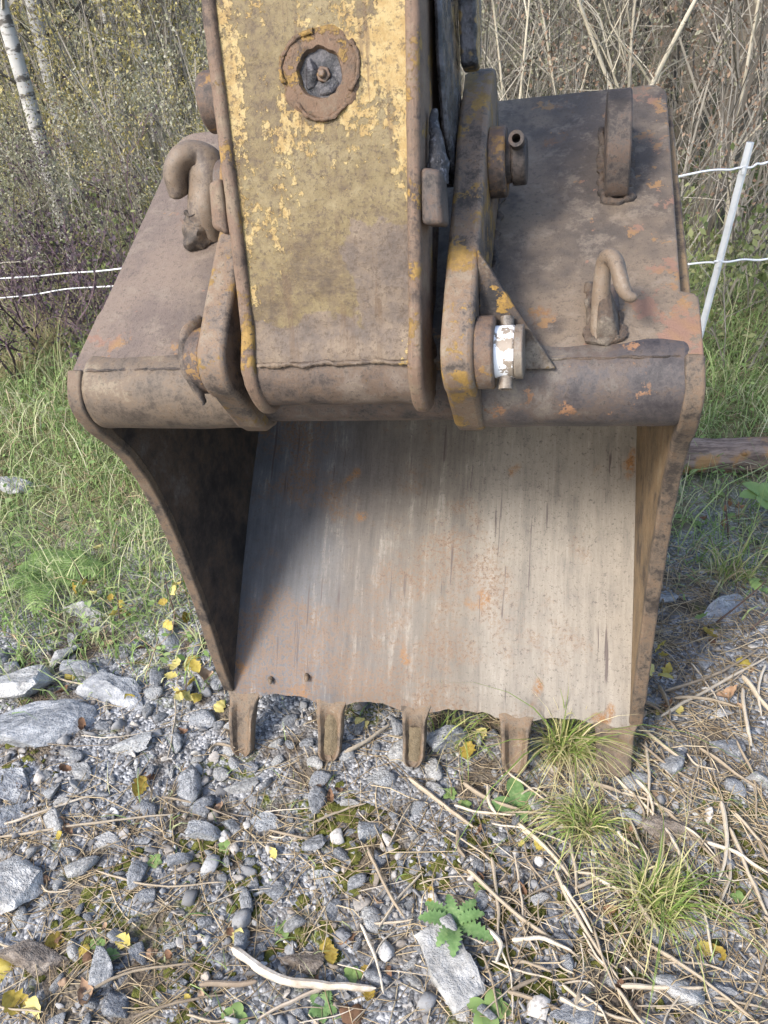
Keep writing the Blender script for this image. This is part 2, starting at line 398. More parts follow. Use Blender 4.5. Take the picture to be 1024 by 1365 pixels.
M['leaf_brown'] = simple('brown_dead_leaf', [(.2, (.09, .05, .03)), (.5, (.21, .12, .07)), (.8, (.38, .27, .18))], 5, .3, .75, rnd=True, trans=.1)
M['weed'] = simple('fresh_weed_leaf', [(.1, (.10, .17, .05)), (.5, (.19, .28, .09)), (.9, (.31, .38, .17))], 14, .25, .55, island=True, trans=.25)
M['thistle'] = simple('grey_green_leaf', [(.2, (.08, .15, .05)), (.5, (.14, .235, .085)), (.8, (.24, .33, .14))], 60, .3, .6, trans=.2)
M['moss'] = simple('yellow_green_moss', [(.25, (.04, .045, .014)), (.5, (.095, .10, .022)), (.75, (.17, .165, .045))], 60, .9, .95, bscale=220)
M['bark'] = simple('grey_brown_bark', [(0, (.07, .06, .05)), (.5, (.15, .13, .105)), (1, (.26, .23, .19))], 12, .8, .9, bscale=26, bdist=.02)
M['twig'] = simple('pale_bare_twigs', [(.1, (.07, .062, .052)), (.4, (.145, .13, .11)), (.65, (.245, .225, .19)), (.9, (.40, .37, .32))], 2, .2, .85, island=True)
M['twig_purple'] = simple('purple_brown_twigs', [(0, (.045, .03, .04)), (.5, (.10, .065, .08)), (1, (.20, .15, .16))], 2, .2, .85, island=True)
M['leaf_bush'] = simple('bush_leaves_olive', [(.1, (.10, .10, .055)), (.4, (.20, .198, .125)), (.65, (.32, .31, .215)), (.9, (.48, .465, .38))], 3, .1, .65, island=True, trans=.3)
M['leaf_gold'] = simple('bush_leaves_golden', [(.1, (.20, .17, .06)), (.4, (.34, .29, .10)), (.65, (.46, .40, .18)), (.9, (.54, .50, .34))], 3, .1, .65, island=True, trans=.3)
M['leaf_rust'] = simple('bush_leaves_russet', [(0, (.10, .065, .045)), (.5, (.22, .145, .10)), (1, (.36, .27, .19))], 3, .1, .7, island=True, trans=.25)
M['leaf_purple'] = simple('purple_brown_leaves', [(.1, (.035, .022, .030)), (.5, (.085, .058, .072)), (.9, (.19, .145, .16))], 3, .1, .7, island=True, trans=.2)
M['leaf_bramble'] = simple('bramble_leaves', [(.1, (.06, .085, .03)), (.4, (.13, .16, .06)), (.65, (.22, .24, .10)), (.9, (.36, .34, .20))], 3, .1, .6, island=True, trans=.25)
M['rope'] = simple('white_fence_cord', [(0, (.55, .56, .58)), (1, (.80, .80, .80))], 300, .4, .6, bscale=500, bdist=.001)
M['post'] = simple('white_plastic_post', [(0, (.40, .40, .37)), (.5, (.60, .60, .58)), (1, (.70, .70, .69))], 18, .15, .5)

def birch_bark():
    t = NT('birch_bark')
    f = t.ramp(t.noise(9, 5, .65, t.mapping((1, 1, 2.6))), .50, .60)
    col = t.mix(f, (.40, .39, .37), (.10, .09, .08))
    return t.out(col, .8, 0, t.bump(t.noise(20, 5), .4, .01), .2)
M['birch'] = birch_bark()
def log_mat():
    t = NT('log_bark')
    g = t.mapping((1, 9, 9))
    col = t.mix(t.ramp(t.noise(5, 6, .7, g), .4, .6), (.11, .078, .062), (.27, .20, .16))
    col = t.mix(t.ramp(t.noise(4, 5, .6), .56, .62), col, (.33, .19, .085))
    return t.out(col, .85, 0, t.bump(t.noise(8, 6, .7, g), .8, .012), .2)
M['log'] = log_mat()

# ------------------------------------------------------------------ ground
def sstep(a, b, x):
    t = np.clip((x - a) / (b - a), 0, 1); return t * t * (3 - 2 * t)
def gz(x, y):
    """height of the ground (numpy-friendly)"""
    x = np.asarray(x, float); y = np.asarray(y, float)
    z = -.03 + .16 * np.tanh(x * .72)
    z = z + .018 * np.sin(3.1 * x + 1.3 * y) * np.cos(2.3 * y - .7 * x) + .010 * np.sin(7.3 * x + 2) * np.sin(6.1 * y + .4 * x)
    z = z + .06 * sstep(1.7, 4, y) * np.sin(1.7 * x + .9) * np.sin(1.1 * y)
    z = z + .9 * sstep(4.2, 16, y) + 2.2 * sstep(14, 60, y)
    return z
def px2g(px, py, dz=0.0):
    """world ground point seen at a pixel of the 1024 x 1365 photograph"""
    F = 1027.; th = R(35)
    d = np.array([(px - 512) / F, math.cos(th) + math.sin(th) * (682.5 - py) / F, -math.sin(th) + math.cos(th) * (682.5 - py) / F])
    k = .5
    for _ in range(60):
        p = np.array([0, 0, H]) + d * k
        e = p[2] - float(gz(p[0], p[1])) - dz
        k += e * .6 / max(.3, -d[2])
    return p
def pxat(px, py, y):
    F = 1027.; th = R(35)
    d = np.array([(px - 512) / F, math.cos(th) + math.sin(th) * (682.5 - py) / F, -math.sin(th) + math.cos(th) * (682.5 - py) / F])
    return np.array([0, 0, H]) + d * (y / d[1])

def make_ground():
    def axis(lo, a, b, hi, fine, nout):
        mid = np.arange(a, b + 1e-6, fine)
        le = a - (np.linspace(0, 1, nout + 1)[1:] ** 2.2) * (a - lo); ri = b + (np.linspace(0, 1, nout + 1)[1:] ** 2.2) * (hi - b)
        return np.concatenate([le[::-1], mid, ri])
    xs = axis(-120, -1.6, 1.6, 120, .02, 46); ys = axis(-60, .3, 3.0, 260, .02, 60)
    X, Y = np.meshgrid(xs, ys); Z = gz(X, Y)
    near = np.exp(-((np.clip(np.abs(X) - 1.6, 0, 9)) ** 2 + np.clip(np.abs(Y - 1.6) - 1.4, 0, 9) ** 2) * 4)
    Z = Z + near * rng.normal(0, .0022, Z.shape)
    V = np.stack([X, Y, Z], -1).reshape(-1, 3); nx = len(xs); ny = len(ys)
    I = np.arange(nx * ny).reshape(ny, nx)
    Fc = np.stack([I[:-1, :-1], I[:-1, 1:], I[1:, 1:], I[1:, :-1]], -1).reshape(-1, 4)
    o = obj('ground', npmesh('ground', V, Fc, M['ground'], True)); o["kind"] = "structure"
make_ground()

# ------------------------------------------------------------------ the bucket, in its own axes (x along the pins, y away, z up)
BT = (-.0499, 1.3331, 1.1465); BR = (0, -.1203, -.2128)
bucket = empty('excavator_bucket', BT, BR)
tag(bucket, 'rusty excavator bucket with five teeth hanging open towards the viewer', 'bucket')
TR = .080; TC = (.0093, -.0212)
PA = np.array([-.0875, .0207]); PU = np.array([.9115, .4113]); PN = np.array([-.4113, .9115])
def PF(x, s, h):
    q = PA + PU * s + PN * h
    return (x, q[0], q[1])

def bucket_parts():
    B = bucket
    # torque tube (outer lengths full size, the length between the ears set lower)
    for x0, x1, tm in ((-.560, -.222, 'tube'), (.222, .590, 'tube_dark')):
        m = MB(); n = 20; seg = 40
        for i in range(n):
            a = x0 + (x1 - x0) * i / (n - 1)
            m.V += [(a, TC[0] + TR * math.cos(2 * math.pi * k / seg), TC[1] + TR * math.sin(2 * math.pi * k / seg)) for k in range(seg)]
        m.F = [(i * seg + k, i * seg + (k + 1) % seg, (i + 1) * seg + (k + 1) % seg, (i + 1) * seg + k) for i in range(n - 1) for k in range(seg)]
        m.F += [tuple(range(seg))[::-1], tuple(range((n - 1) * seg, n * seg))]
        m.jitter(.0022, 14)
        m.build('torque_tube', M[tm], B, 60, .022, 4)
    m = MB(); m.cyl((-.2, .028, -.03), (.2, .028, -.03), .068, seg=36); m.build('torque_tube', M['dark'], B, 50)
    # top plate with rounded far corners
    def plate(s0, s1, x0, x1, h0, h1, rc):
        m = MB(); out = []
        out += [(x0 - .005, s0), (x1 + .029, s0), (x1 + .029, .185), (x1 + .022, .198), (x1, .205)]
        for a in range(0, 91, 15): out.append((x1 - rc + rc * math.cos(R(a)), s1 - rc + rc * math.sin(R(a))))
        for a in range(90, 181, 15): out.append((x0 + rc + rc * math.cos(R(a)), s1 - rc + rc * math.sin(R(a))))
        out += [(x0, .225), (x0 - .005, .205)]
        n = len(out)
        m.add([PF(x, s, h0) for x, s in out] + [PF(x, s, h1) for x, s in out],
              [tuple(range(n))[::-1], tuple(range(n, 2 * n))] + [(i, (i + 1) % n, n + (i + 1) % n, n + i) for i in range(n)])
        return m
    plate(.056, .835, -.572, .572, -.026, 0, .04).build('top_plate', M['topplate'], B, 40, .004, 3)
    weld_bead('weld_seam', [PF(x, .054, -.001) for x in np.linspace(-.545, -.25, 12)], .0028, M['weld'], B, 1)
    weld_bead('weld_seam', [PF(x, .054, -.001) for x in np.linspace(.25, .565, 12)], .0028, M['weld'], B, 2)
    # shell: back and floor
    prof = catmull([(.64, .322), (.73, .315), (.82, .24), (.872, .11), (.888, -.03), (.868, -.17), (.80, -.33), (.69, -.462), (.57, -.57), (.454, -.676), (.33, -.80), (.215, -.925), (.15, -1.0), (.122, -1.04)], 5)
    NX = 96; V = []; Fc = []
    teeth_x = (-.522, -.255, -.012, .262, .515)
    def half(z, s):
        a = .5525 if s < 0 else np.interp(z, [-1.05, 0, .3], [.5505, .572, .56])
        return s * float(a)
    NP = len(prof)
    for j, p in enumerate(prof):
        for i in range(NX + 1):
            f = i / NX; x = half(p[1], -1) * (1 - f) + half(p[1], 1) * f
            y, z = p
            if j >= NP - 6:                      # scalloped worn lip between the teeth
                dmin = min(abs(x - t) for t in teeth_x)
                sc = .014 * float(sstep(.035, .095, dmin)) - .010 + .004 * fbm((x * 30, 0, 3), 1)
                k = (j - (NP - 6)) / 5
                y += .56 * sc * k; z += .80 * sc * k
            y += .0035 * fbm((x * 3, y * 3, z * 3), 1.3); z += .004 * fbm((x * 2.5, y * 3, 5 + z * 3), 1.2)
            V.append((x, y, z))
    W1 = NX + 1
    # outer skin
    nrm = []
    for j in range(NP):
        a = prof[max(j - 1, 0)]; b = prof[min(j + 1, NP - 1)]; d = b - a; d = d / np.linalg.norm(d)
        nrm.append((-d[1], d[0]))
    for j in range(NP):
        th = .026 if j > 4 else .02
        for i in range(W1):
            v = V[j * W1 + i]; V.append((v[0], v[1] + nrm[j][0] * th, v[2] + nrm[j][1] * th))
    O = NP * W1
    for j in range(NP - 1):
        for i in range(NX):
            a = j * W1 + i; Fc.append((a, a + W1, a + W1 + 1, a + 1)); a += O; Fc.append((a, a + 1, a + W1 + 1, a + W1))
    for i in range(NX):
        a = i; Fc.append((a, a + 1, a + 1 + O, a + O)); a = (NP - 1) * W1 + i; Fc.append((a + 1, a, a + O, a + 1 + O))
    for j in range(NP - 1):
        a = j * W1; Fc.append((a, a + O, a + W1 + O, a + W1)); a = j * W1 + NX; Fc.append((a + O, a, a + W1, a + W1 + O))
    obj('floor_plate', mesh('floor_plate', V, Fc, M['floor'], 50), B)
    # side plates
    nose = [(TC[0] + TR * 1.02 * math.cos(R(a)), TC[1] + TR * 1.02 * math.sin(R(a))) for a in range(222, 118, -8)]
    mouth = catmull([(.122, -1.035), (.112, -.93), (.112, -.80), (.108, -.66), (.09, -.45), (.062, -.30), (.022, -.19), (-.018, -.125), (-.052, -.082)], 4)
    top = [tuple(PA + PU * s + PN * -.0275) for s in (.12, .3, .55, .79)]
    back = [tuple(p + .012 * np.array(n_)) for p, n_ in zip(prof[8:], nrm[8:])]
    outline = [tuple(p) for p in mouth] + nose[1:] + [tuple(PA + PU * .095 + PN * -.0275)] + top + back[:-1]
    def xr(y, z): return float(np.interp(z, [-1.05, 0, .3], [.551, .573, .561]))
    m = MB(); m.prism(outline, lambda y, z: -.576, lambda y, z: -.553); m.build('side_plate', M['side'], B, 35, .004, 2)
    m = MB(); m.prism(outline, xr, lambda y, z: xr(y, z) + .024); m.build('side_plate', M['side_lit'], B, 35, .004, 2)
    # side bars: thick strip along the mouth edge, round the tube end and a little way up the plate
    def bar(x0f, x1f, name, step):
        mo = [np.array(p) for p in mouth] + [np.array(p) for p in nose[1:]]
        inn = []
        for i, p in enumerate(mo):
            a = mo[max(i - 1, 0)]; b = mo[min(i + 1, len(mo) - 1)]; d = (b - a) / np.linalg.norm(b - a)
            wd = .022 if i < len(mouth) else .03
            inn.append(p + np.array((d[1], -d[0])) * wd)
        n = len(mo); V = []; Fc = []
        for p, q in zip(mo, inn):
            p = p - (q - p) / np.linalg.norm(q - p) * .003
            for yy, zz, f in ((p[0], p[1], x0f), (p[0], p[1], x1f), (q[0], q[1], x1f), (q[0], q[1], x0f)):
                V.append((f(yy, zz), yy, zz))
        for i in range(n - 1):
            for k in range(4): Fc.append((i * 4 + k, i * 4 + (k + 1) % 4, i * 4 + 4 + (k + 1) % 4, i * 4 + 4 + k))
        Fc += [(0, 3, 2, 1), (4 * n - 4, 4 * n - 3, 4 * n - 2, 4 * n - 1)]
        mb = MB(); mb.V = V; mb.F = Fc; mb.jitter(.0025, 25)
        return mb.build(name, M['bar'], B, 60, .009, 4)
    bar(lambda y, z: -.582, lambda y, z: -.5515, 'side_bar', (.062, .068))
    bar(lambda y, z: xr(y, z) - .0015, lambda y, z: xr(y, z) + .031, 'side_bar', (.075, .12, .18, .222))
    # ears
    def circ(c, r, a0, a1, st=12): return [(c[0] + r * math.cos(R(a)), c[1] + r * math.sin(R(a))) for a in range(a0, a1, st if a1 > a0 else -st)]
    LP = (-.085, .077); UP = (.228, .312)
    ear = [(.085, -.07), (.05, -.104), (.01, -.107), (-.03, -.098), (-.065, -.068)] + circ(LP, .068, 238, 128, 11) + [(-.075, .172), (.01, .236), (.10, .300), (.17, .362), (.25, .412), (.335, .452), (.385, .452), (.405, .425), (.42, .34), (.45, .24), (.47, .225), (.30, .155), (.12, .075), (.10, .0)]
    for s in (-1, 1):
        m = MB(); m.prism(ear, s * .187, s * .24)
        e = m.build('ear', M['ear'], B, 35, .009, 3)
        # bosses
        for c, r in ((LP, .060), (UP, .060)):
            mm = MB(); mm.cyl((s * .2385, *c), (s * .270, *c), r, seg=40); mm.build('pin_boss', M['boss'], e, 40, .004, 2)
        weld_bead('weld_seam', [PF(s * .243, s_, .0) for s_ in np.linspace(.06, .60, 26)], .007, M['weld'], e, 3 + s)
    # pins with collars and cross bolts, on the right ear
    m = MB(); m.cyl((.268, *LP), (.302, *LP), .043, seg=36); o = m.build('pin', M['whitepin'], B, 40, .003)
    m = MB(); m.cyl((.302, *LP), (.316, *LP), .044, seg=36); m.build('pin_collar', M['pin'], o, 40, .002)
    cdir = Vector((0, -.6, -.8)).normalized(); c = Vector((.287, *LP))
    m = MB(); m.cyl(c - cdir * .058, c + cdir * .062, .0115, seg=18, hole=.007); m.build('cross_bolt', M['pin'], o, 40)
    m = MB(); m.cyl((.268, *UP), (.279, *UP), .036, seg=36); o = m.build('pin', M['dark'], B, 40, .002)
    m = MB(); m.cyl((.279, *UP), (.305, *UP), .041, seg=36); m.build('pin_collar', M['dark'], o, 40, .004)
    c = Vector((.2905, UP[0] - .012, UP[1] + .03)); cdir = Vector((.0, -.93, .36)).normalized()
    m = MB(); m.cyl(c - cdir * .03, c + cdir * .045, .0135, seg=20, hole=.0075); m.build('cross_bolt', M['dark'], o, 40)
    # left ear: bent keeper flap at the lower pin, flat keeper at the upper pin
    m = MB()
    m.tube(catmull([(-.262, -.05, .135), (-.268, -.085, .125), (-.270, -.115, .10), (-.264, -.13, .06), (-.252, -.135, .015)], 4), list(np.interp(np.linspace(0, 1, 17), [0, .3, .6, 1], [.020, .027, .022, .010])), 12, .5); m.jitter(.004, 40)
    m.build('keeper_flap', M['ear'], B, 60)
    m = MB(); m.cyl((-.268, *UP), (-.29, *UP), .05, seg=30); m.build('pin', M['dark'], B, 40, .005)
    m = MB(); m.cyl((-.268, *LP), (-.285, *LP), .04, seg=30); m.build('pin', M['dark'], B, 40, .004)
    # gusset beside the right ear
    g = [PF(.241, .30, .0), PF(.365, .035, -.004), PF(.241, .035, -.004), PF(.241, .20, .115)]
    def gp(x, s, h): return Vector(PF(x, s, h))
    A_ = [gp(.239, .035, -.002), gp(.366, .035, -.002), gp(.239, .155, .155)]
    nn = (A_[1] - A_[0]).cross(A_[2] - A_[0]).normalized() * .009
    m = MB(); m.add([v + nn for v in A_] + [v - nn for v in A_], [(0, 1, 2), (5, 4, 3), (0, 3, 4, 1), (1, 4, 5, 2), (2, 5, 3, 0)])
    m.build('gusset', M['gusset'], B, 30, .003)
    # lifting lug with an eye (real hole)
    lug = [(.462, -.002), (.452, .02), (.458, .045), (.475, .095), (.505, .128), (.545, .146), (.59, .143), (.625, .115), (.655, .06), (.70, -.002)]
    def ring(o_, c, r, n):
        return [(c[0] + r * math.cos(2 * math.pi * k / n), c[1] + r * math.sin(2 * math.pi * k / n)) for k in range(n)]
    bm = bmesh.new()
    # outer boundary resampled to match the hole, then bridged
    pts = np.array(lug + [lug[0]]); seglen = np.r_[0, np.cumsum(np.linalg.norm(np.diff(pts, axis=0), axis=1))]
    n = 44; cen = (.568, .078)
    S = np.linspace(0, seglen[-1], 400); OP = np.stack([np.interp(S, seglen, pts[:, 0]), np.interp(S, seglen, pts[:, 1])], 1)
    ang = np.arctan2(OP[:, 1] - cen[1], OP[:, 0] - cen[0]); hole = ring(None, cen, .030, n)
    outer = []
    for k in range(n):
        a = 2 * math.pi * k / n; dd = np.abs((ang - a + math.pi) % (2 * math.pi) - math.pi); outer.append(tuple(OP[int(np.argmin(dd))]))
    V = []; Fc = []
    for x in (.444, .489):
        V += [PF(x, *p) for p in outer] + [PF(x, *p) for p in hole]
    for k in range(n):
        q = (k + 1) % n
        Fc += [(k, n + k, n + q, q), (2 * n + k, 2 * n + q, 3 * n + q, 3 * n + k), (k, q, 2 * n + q, 2 * n + k), (n + k, 3 * n + k, 3 * n + q, n + q)]
    mb = MB(); mb.V = V; mb.F = Fc; lugo = mb.build('lifting_lug', M['dark'], B, 32, .004, 2)
    weld_bead('weld_seam', [PF(x, s, .002) for x, s in ((.440, .69), (.440, .60), (.439, .50), (.440, .455), (.466, .448), (.492, .455), (.493, .55), (.493, .68))], .008, M['weld'], lugo, 9)
    for s_, h_ in ((.50, .125), (.512, .134)):
        pass
    # right hook on its base pad
    m = MB(); m.add([PF(x, s, h) for h, d in ((-.001, 0), (.010, .006)) for x, s in ((.418 + d, .085 + d), (.474 - d, .085 + d), (.470 - d, .225 - d), (.420 + d, .225 - d))],
                   [(3, 2, 1, 0), (4, 5, 6, 7), (0, 1, 5, 4), (1, 2, 6, 5), (2, 3, 7, 6), (3, 0, 4, 7)])
    m.jitter(.003, 30)
    hk = m.build('hook_pad', M['dark'], B, 40, .004)
    weld_bead('weld_seam', [PF(x, s, .004) for x, s in ((.420, .225), (.419, .16), (.421, .09), (.445, .084), (.470, .092), (.470, .15))], .0075, M['weld'], hk, 12)
    m = MB(); hp = catmull([PF(.436, .10, .0), PF(.437, .135, .045), PF(.439, .165, .09), PF(.446, .168, .112), PF(.458, .150, .114), PF(.467, .118, .100), PF(.479, .100, .090), PF(.492, .098, .090)], 6)
    rr = np.interp(np.linspace(0, 1, len(hp)), [0, .3, .5, .7, .9, .97, 1], [.017, .0145, .0155, .014, .009, .006, .002])
    m.tube(hp, rr, 16, .9); m.jitter(.002, 30); m.build('hook', M['hook'], B, 60)
    m = MB(); m.add([PF(.430, .085, .004), PF(.472, .085, .004), PF(.468, .16, .006), PF(.430, .165, .006), PF(.432, .098, .042), PF(.455, .10, .040), PF(.45, .15, .072), PF(.434, .15, .075)],
                   [(3, 2, 1, 0), (4, 5, 6, 7), (0, 1, 5, 4), (1, 2, 6, 5), (2, 3, 7, 6), (3, 0, 4, 7)])
    m.build('hook_web', M['weld'], hk, 40, .006, 2)
    # left hook on a weld lump
    m = MB(); hp = catmull([PF(-.392, .44, .0), PF(-.386, .455, .045), PF(-.372, .49, .082), PF(-.370, .520, .112), PF(-.386, .526, .130), PF(-.408, .510, .136), PF(-.424, .490, .118), PF(-.430, .474, .092), PF(-.431, .466, .076)], 6)
    rr = np.interp(np.linspace(0, 1, len(hp)), [0, .15, .3, .45, .6, .8, .94, 1], [.040, .040, .047, .040, .033, .030, .022, .005])
    m.tube(hp, rr, 20, .85); m.jitter(.005, 18); m.jitter(.0015, 70); m.build('hook', M['hook'], B, 60)
    m = MB()
    for k in range(9):
        pass
    lp = [PF(-.408, .39, .0), PF(-.404, .41, .012), PF(-.396, .435, .02), PF(-.391, .45, .038), PF(-.389, .458, .05)]
    m.tube(catmull(lp, 8), list(np.interp(np.linspace(0, 1, 33), [0, .1, .3, .9, .97, 1], [.006, .022, .031, .037, .033, .02])), 22); m.jitter(.008, 40); m.jitter(.004, 110)
    m.build('weld_lump', M['bar'], B, 60)
    # teeth: worn holders with raised side rims
    for t_i, tx in enumerate(teeth_x):
        cur = rng.uniform(-.004, .004)
        L = [.192, .180, .172, .165, .150][t_i]; wd = [.041, .040, .036, .041, .050][t_i]
        sec = []; NS = 16
        for k in range(NS + 1):
            u = k / NS; s = -.045 + (L + .045) * u
            yy = .122 - .585 * s - .10 * s * s * 6 * 0; zz = -1.04 - .80 * s
            yy += .012 * u * u
            hw = wd * (1.08 - .24 * u) * (1 + .55 * float(sstep(.34, .0, u)))
            tip = max(0, (u - .86) / .14); hw *= math.sqrt(max(.03, 1 - tip * tip * .85))
            rim = (.022 if t_i != 4 else .008) * float(sstep(.22, .48, u)) * (1 - .35 * tip); base = -.008 + .012 * float(sstep(.0, .3, u)) - .016 * float(sstep(.32, .55, u)) * (t_i != 0) + (.02 * float(sstep(.84, .94, u)) if t_i in (1, 2) else 0); th = .040 * (1 - .55 * u)
            # cross section across x, height q out of the floor (towards the viewer)
            cs = [(-1, -th), (-1, base + rim * .6), (-.90, base + rim), (-.66, base + rim), (-.52, base), (0, base - .002), (.52, base), (.66, base + rim), (.90, base + rim), (1, base + rim * .6), (1, -th)]
            sec.append([(tx + cur * u + a * hw, yy - .80 * q, zz + .585 * q) for a, q in cs])
        V = [v for s in sec for v in s]; nc = len(sec[0]); Fc = []
        for i in range(NS):
            for k in range(nc): Fc.append((i * nc + k, i * nc + (k + 1) % nc, (i + 1) * nc + (k + 1) % nc, (i + 1) * nc + k))
        Fc += [tuple(range(nc))[::-1], tuple(range(NS * nc, NS * nc + nc))]
        mb = MB(); mb.V = V; mb.F = Fc; mb.jitter(.003, 40)
        to = mb.build('tooth', M['tooth'], B, 50); to.modifiers.new('s', 'SUBSURF').levels = 1; to.modifiers['s'].render_levels = 1
        if t_i in (1, 2):
            lo = .04 if t_i == 1 else .055
            md = MB()
            g = [(tx + a * wd * .5, .122 - .585 * s - .80 * q, -1.04 - .80 * s + .585 * q) for s in np.linspace(lo, L * .86, 8) for a, q in ((-1, -.008), (-.4, -.002), (.3, -.001), (1, -.008))]
            md.add(g, [(i * 4 + k, i * 4 + k + 1, i * 4 + 5 + k, i * 4 + 4 + k) for i in range(7) for k in range(3)]); md.jitter(.0035, 90)
            md.build('packed_soil', M['soil'], to, 60)
    # small weld studs on the lip
    for x, s in ((-.33, -.065), (-.44, -.05)):
        m = MB(); c = Vector((x, .122 - .585 * s, -1.04 - .80 * s)); m.tube([c, c + Vector((.004, -.012, .004)), c + Vector((.006, -.018, -.004))], [.008, .006, .003], 8); m.jitter(.004, 90)
        m.build('weld_nub', M['tooth'], B, 60)
M['soil'] = simple('packed_soil', [(0, (.07, .055, .035)), (.5, (.14, .11, .07)), (1, (.22, .18, .12))], 60, .9, .95, bscale=160, bdist=.008)
bucket_parts()

# ------------------------------------------------------------------ the arm (same pin axis as the bucket)
arm = empty('excavator_dipper', BT, BR)
tag(arm, 'worn yellow steel excavator arm coming down to the rusty bucket', 'excavator arm')
def AF(x, t, h):
    return (x, P0[0] + SU[0] * t + SN[0] * h, P0[1] + SU[1] * t + SN[1] * h)
def arm_parts():
    A = arm; LP = (-.085, .077); TOP = 2.6
    def hw(t): return float(np.interp(t, [-.1, .0, .5, 2.6], [.153, .156, .170, .172]))
    # front plate
    NXp, NT_ = 40, 150; V = []; Fc = []
    ts = list(np.linspace(-.03, .62, 110)) + list(np.linspace(.66, TOP, 20))
    for t in ts:
        for i in range(NXp + 1):
            x = (-1 + 2 * i / NXp) * (hw(t) - .014)
            h = -.012 + .0022 * fbm((x * 9, t * 7, 0), 1) + .0012 * fbm((x * 40, t * 40, 2), 1)
            if t < .03: h += .012 * float(sstep(.03, -.03, t)) 
            V.append(AF(x, t, h))
    n0 = len(V); V += [AF(v0 * (hw(t) - .014), t, -.034) for t in ts for v0 in (-1, 1)]
    W1 = NXp + 1
    for j in range(len(ts) - 1):
        for i in range(NXp):
            a = j * W1 + i; xc = (-1 + 2 * (i + .5) / NXp) * (hw(ts[j]) - .014); tc = (ts[j] + ts[j + 1]) / 2
            if math.hypot(xc - .012, tc - .402) > .041: Fc.append((a, a + 1, a + W1 + 1, a + W1))
        b = n0 + 2 * j; Fc.append((b + 1, b, b + 2, b + 3))
    obj('front_plate', mesh('front_plate', V, Fc, M['arm'], 60), A)
    # side plates: rounded front edge, lower end wraps round the pin boss
    def depth(t): return float(np.interp(t, [.0, .12, .5, 1.2, 2.6], [.13, .16, .27, .36, .34]))
    for s in (-1, 1):
        front = [(P0[0] + SU[0] * t, P0[1] + SU[1] * t) for t in list(np.linspace(TOP, .62, 10)) + list(np.linspace(.6, .02, 60))]
        circ = [(LP[0] + .072 * math.cos(R(a)), LP[1] + (.074 if math.sin(R(a)) > 0 else .102) * math.sin(R(a))) for a in range(168, 372, 8)]
        bk = [(P0[0] + SU[0] * t - SN[0] * depth(t), P0[1] + SU[1] * t - SN[1] * depth(t)) for t in (.06, .16, .3, .45, .7, 1.2, 1.8, TOP)]
        outl = front + circ + bk
        outl = [(y + .0022 * fbm((y * 25, z * 25, s), 1), z + .0015 * fbm((y * 25, z * 25, 4 + s), 1)) for y, z in outl]
        def xo(y, z, s=s):
            t = (y - P0[0]) * SU[0] + (z - P0[1]) * SU[1]; return s * (hw(t) + .002 * fbm((y * 12, z * 12, s * 3), 1) + (.004 if t < 0 else 0))
        def xi(y, z, s=s):
            t = (y - P0[0]) * SU[0] + (z - P0[1]) * SU[1]; return s * (hw(t) - .022)
        m = MB(); m.prism(outl, xi, xo) if s > 0 else m.prism(outl, xo, xi)
        m.build('side_plate', M['side_yel'], A, 40, .009, 4)
    obj_back = MB(); obj_back.prism([(P0[0] + SU[0] * t - SN[0] * (depth(t) - .03), P0[1] + SU[1] * t - SN[1] * (depth(t) - .03)) for t in (.1, .3, .5, .7, 1.2, TOP)] +
                   [(P0[0] + SU[0] * t - SN[0] * (depth(t) - .012), P0[1] + SU[1] * t - SN[1] * (depth(t) - .012)) for t in (TOP, 1.2, .7, .5, .3, .1)], -.142, .142)
    obj_back.build('back_plate', M['side_yel'], A, 40)
    # pin boss between the side plates
    m = MB(); n = 26; seg = 44
    for i in range(n):
        a = -.138 + .276 * i / (n - 1)
        m.V += [(a, LP[0] + .003 + .065 * math.cos(2 * math.pi * k / seg), LP[1] - .021 + .065 * math.sin(2 * math.pi * k / seg)) for k in range(seg)]
    m.F = [(i * seg + k, i * seg + (k + 1) % seg, (i + 1) * seg + (k + 1) % seg, (i + 1) * seg + k) for i in range(n - 1) for k in range(seg)]
    m.jitter(.003, 22); m.jitter(.0012, 90); m.build('pin_boss', M['armboss'], A, 70)
    weld_bead('weld_seam', [AF(x, -.033, .004 + .0015 * math.sin(x * 60)) for x in np.linspace(-.13, .135, 30)], .0042, M['arm'], A, 31)
    # round port with ring weld, dark hole and grease nipple
    px_, pt_ = .012, .402
    V = []; Fc = []; seg = 48
    prof = [(.066, -.0155), (.062, -.0105), (.056, -.0095), (.047, -.0095), (.041, -.0085), (.036, -.0085), (.033, -.015), (.032, -.050), (.012, -.052)]
    for r, h in prof:
        for k in range(seg):
            a = 2 * math.pi * k / seg; rr = r * (1 + (.13 if r > .04 else .10) * fbm((math.cos(a) * 2.6, math.sin(a) * 2.6, r * 30), 1))
            V.append(AF(px_ + rr * math.cos(a), pt_ + rr * math.sin(a), h + .0015 * fbm((math.cos(a) * 6, math.sin(a) * 6, h * 90), 1)))
    for i in range(len(prof) - 1):
        for k in range(seg): Fc.append((i * seg + k, i * seg + (k + 1) % seg, (i + 1) * seg + (k + 1) % seg, (i + 1) * seg + k))
    Fc.append(tuple(range((len(prof) - 1) * seg, len(prof) * seg)))
    ringo = obj('port_ring', mesh('port_ring', V, Fc, M['ring'], 60), A)
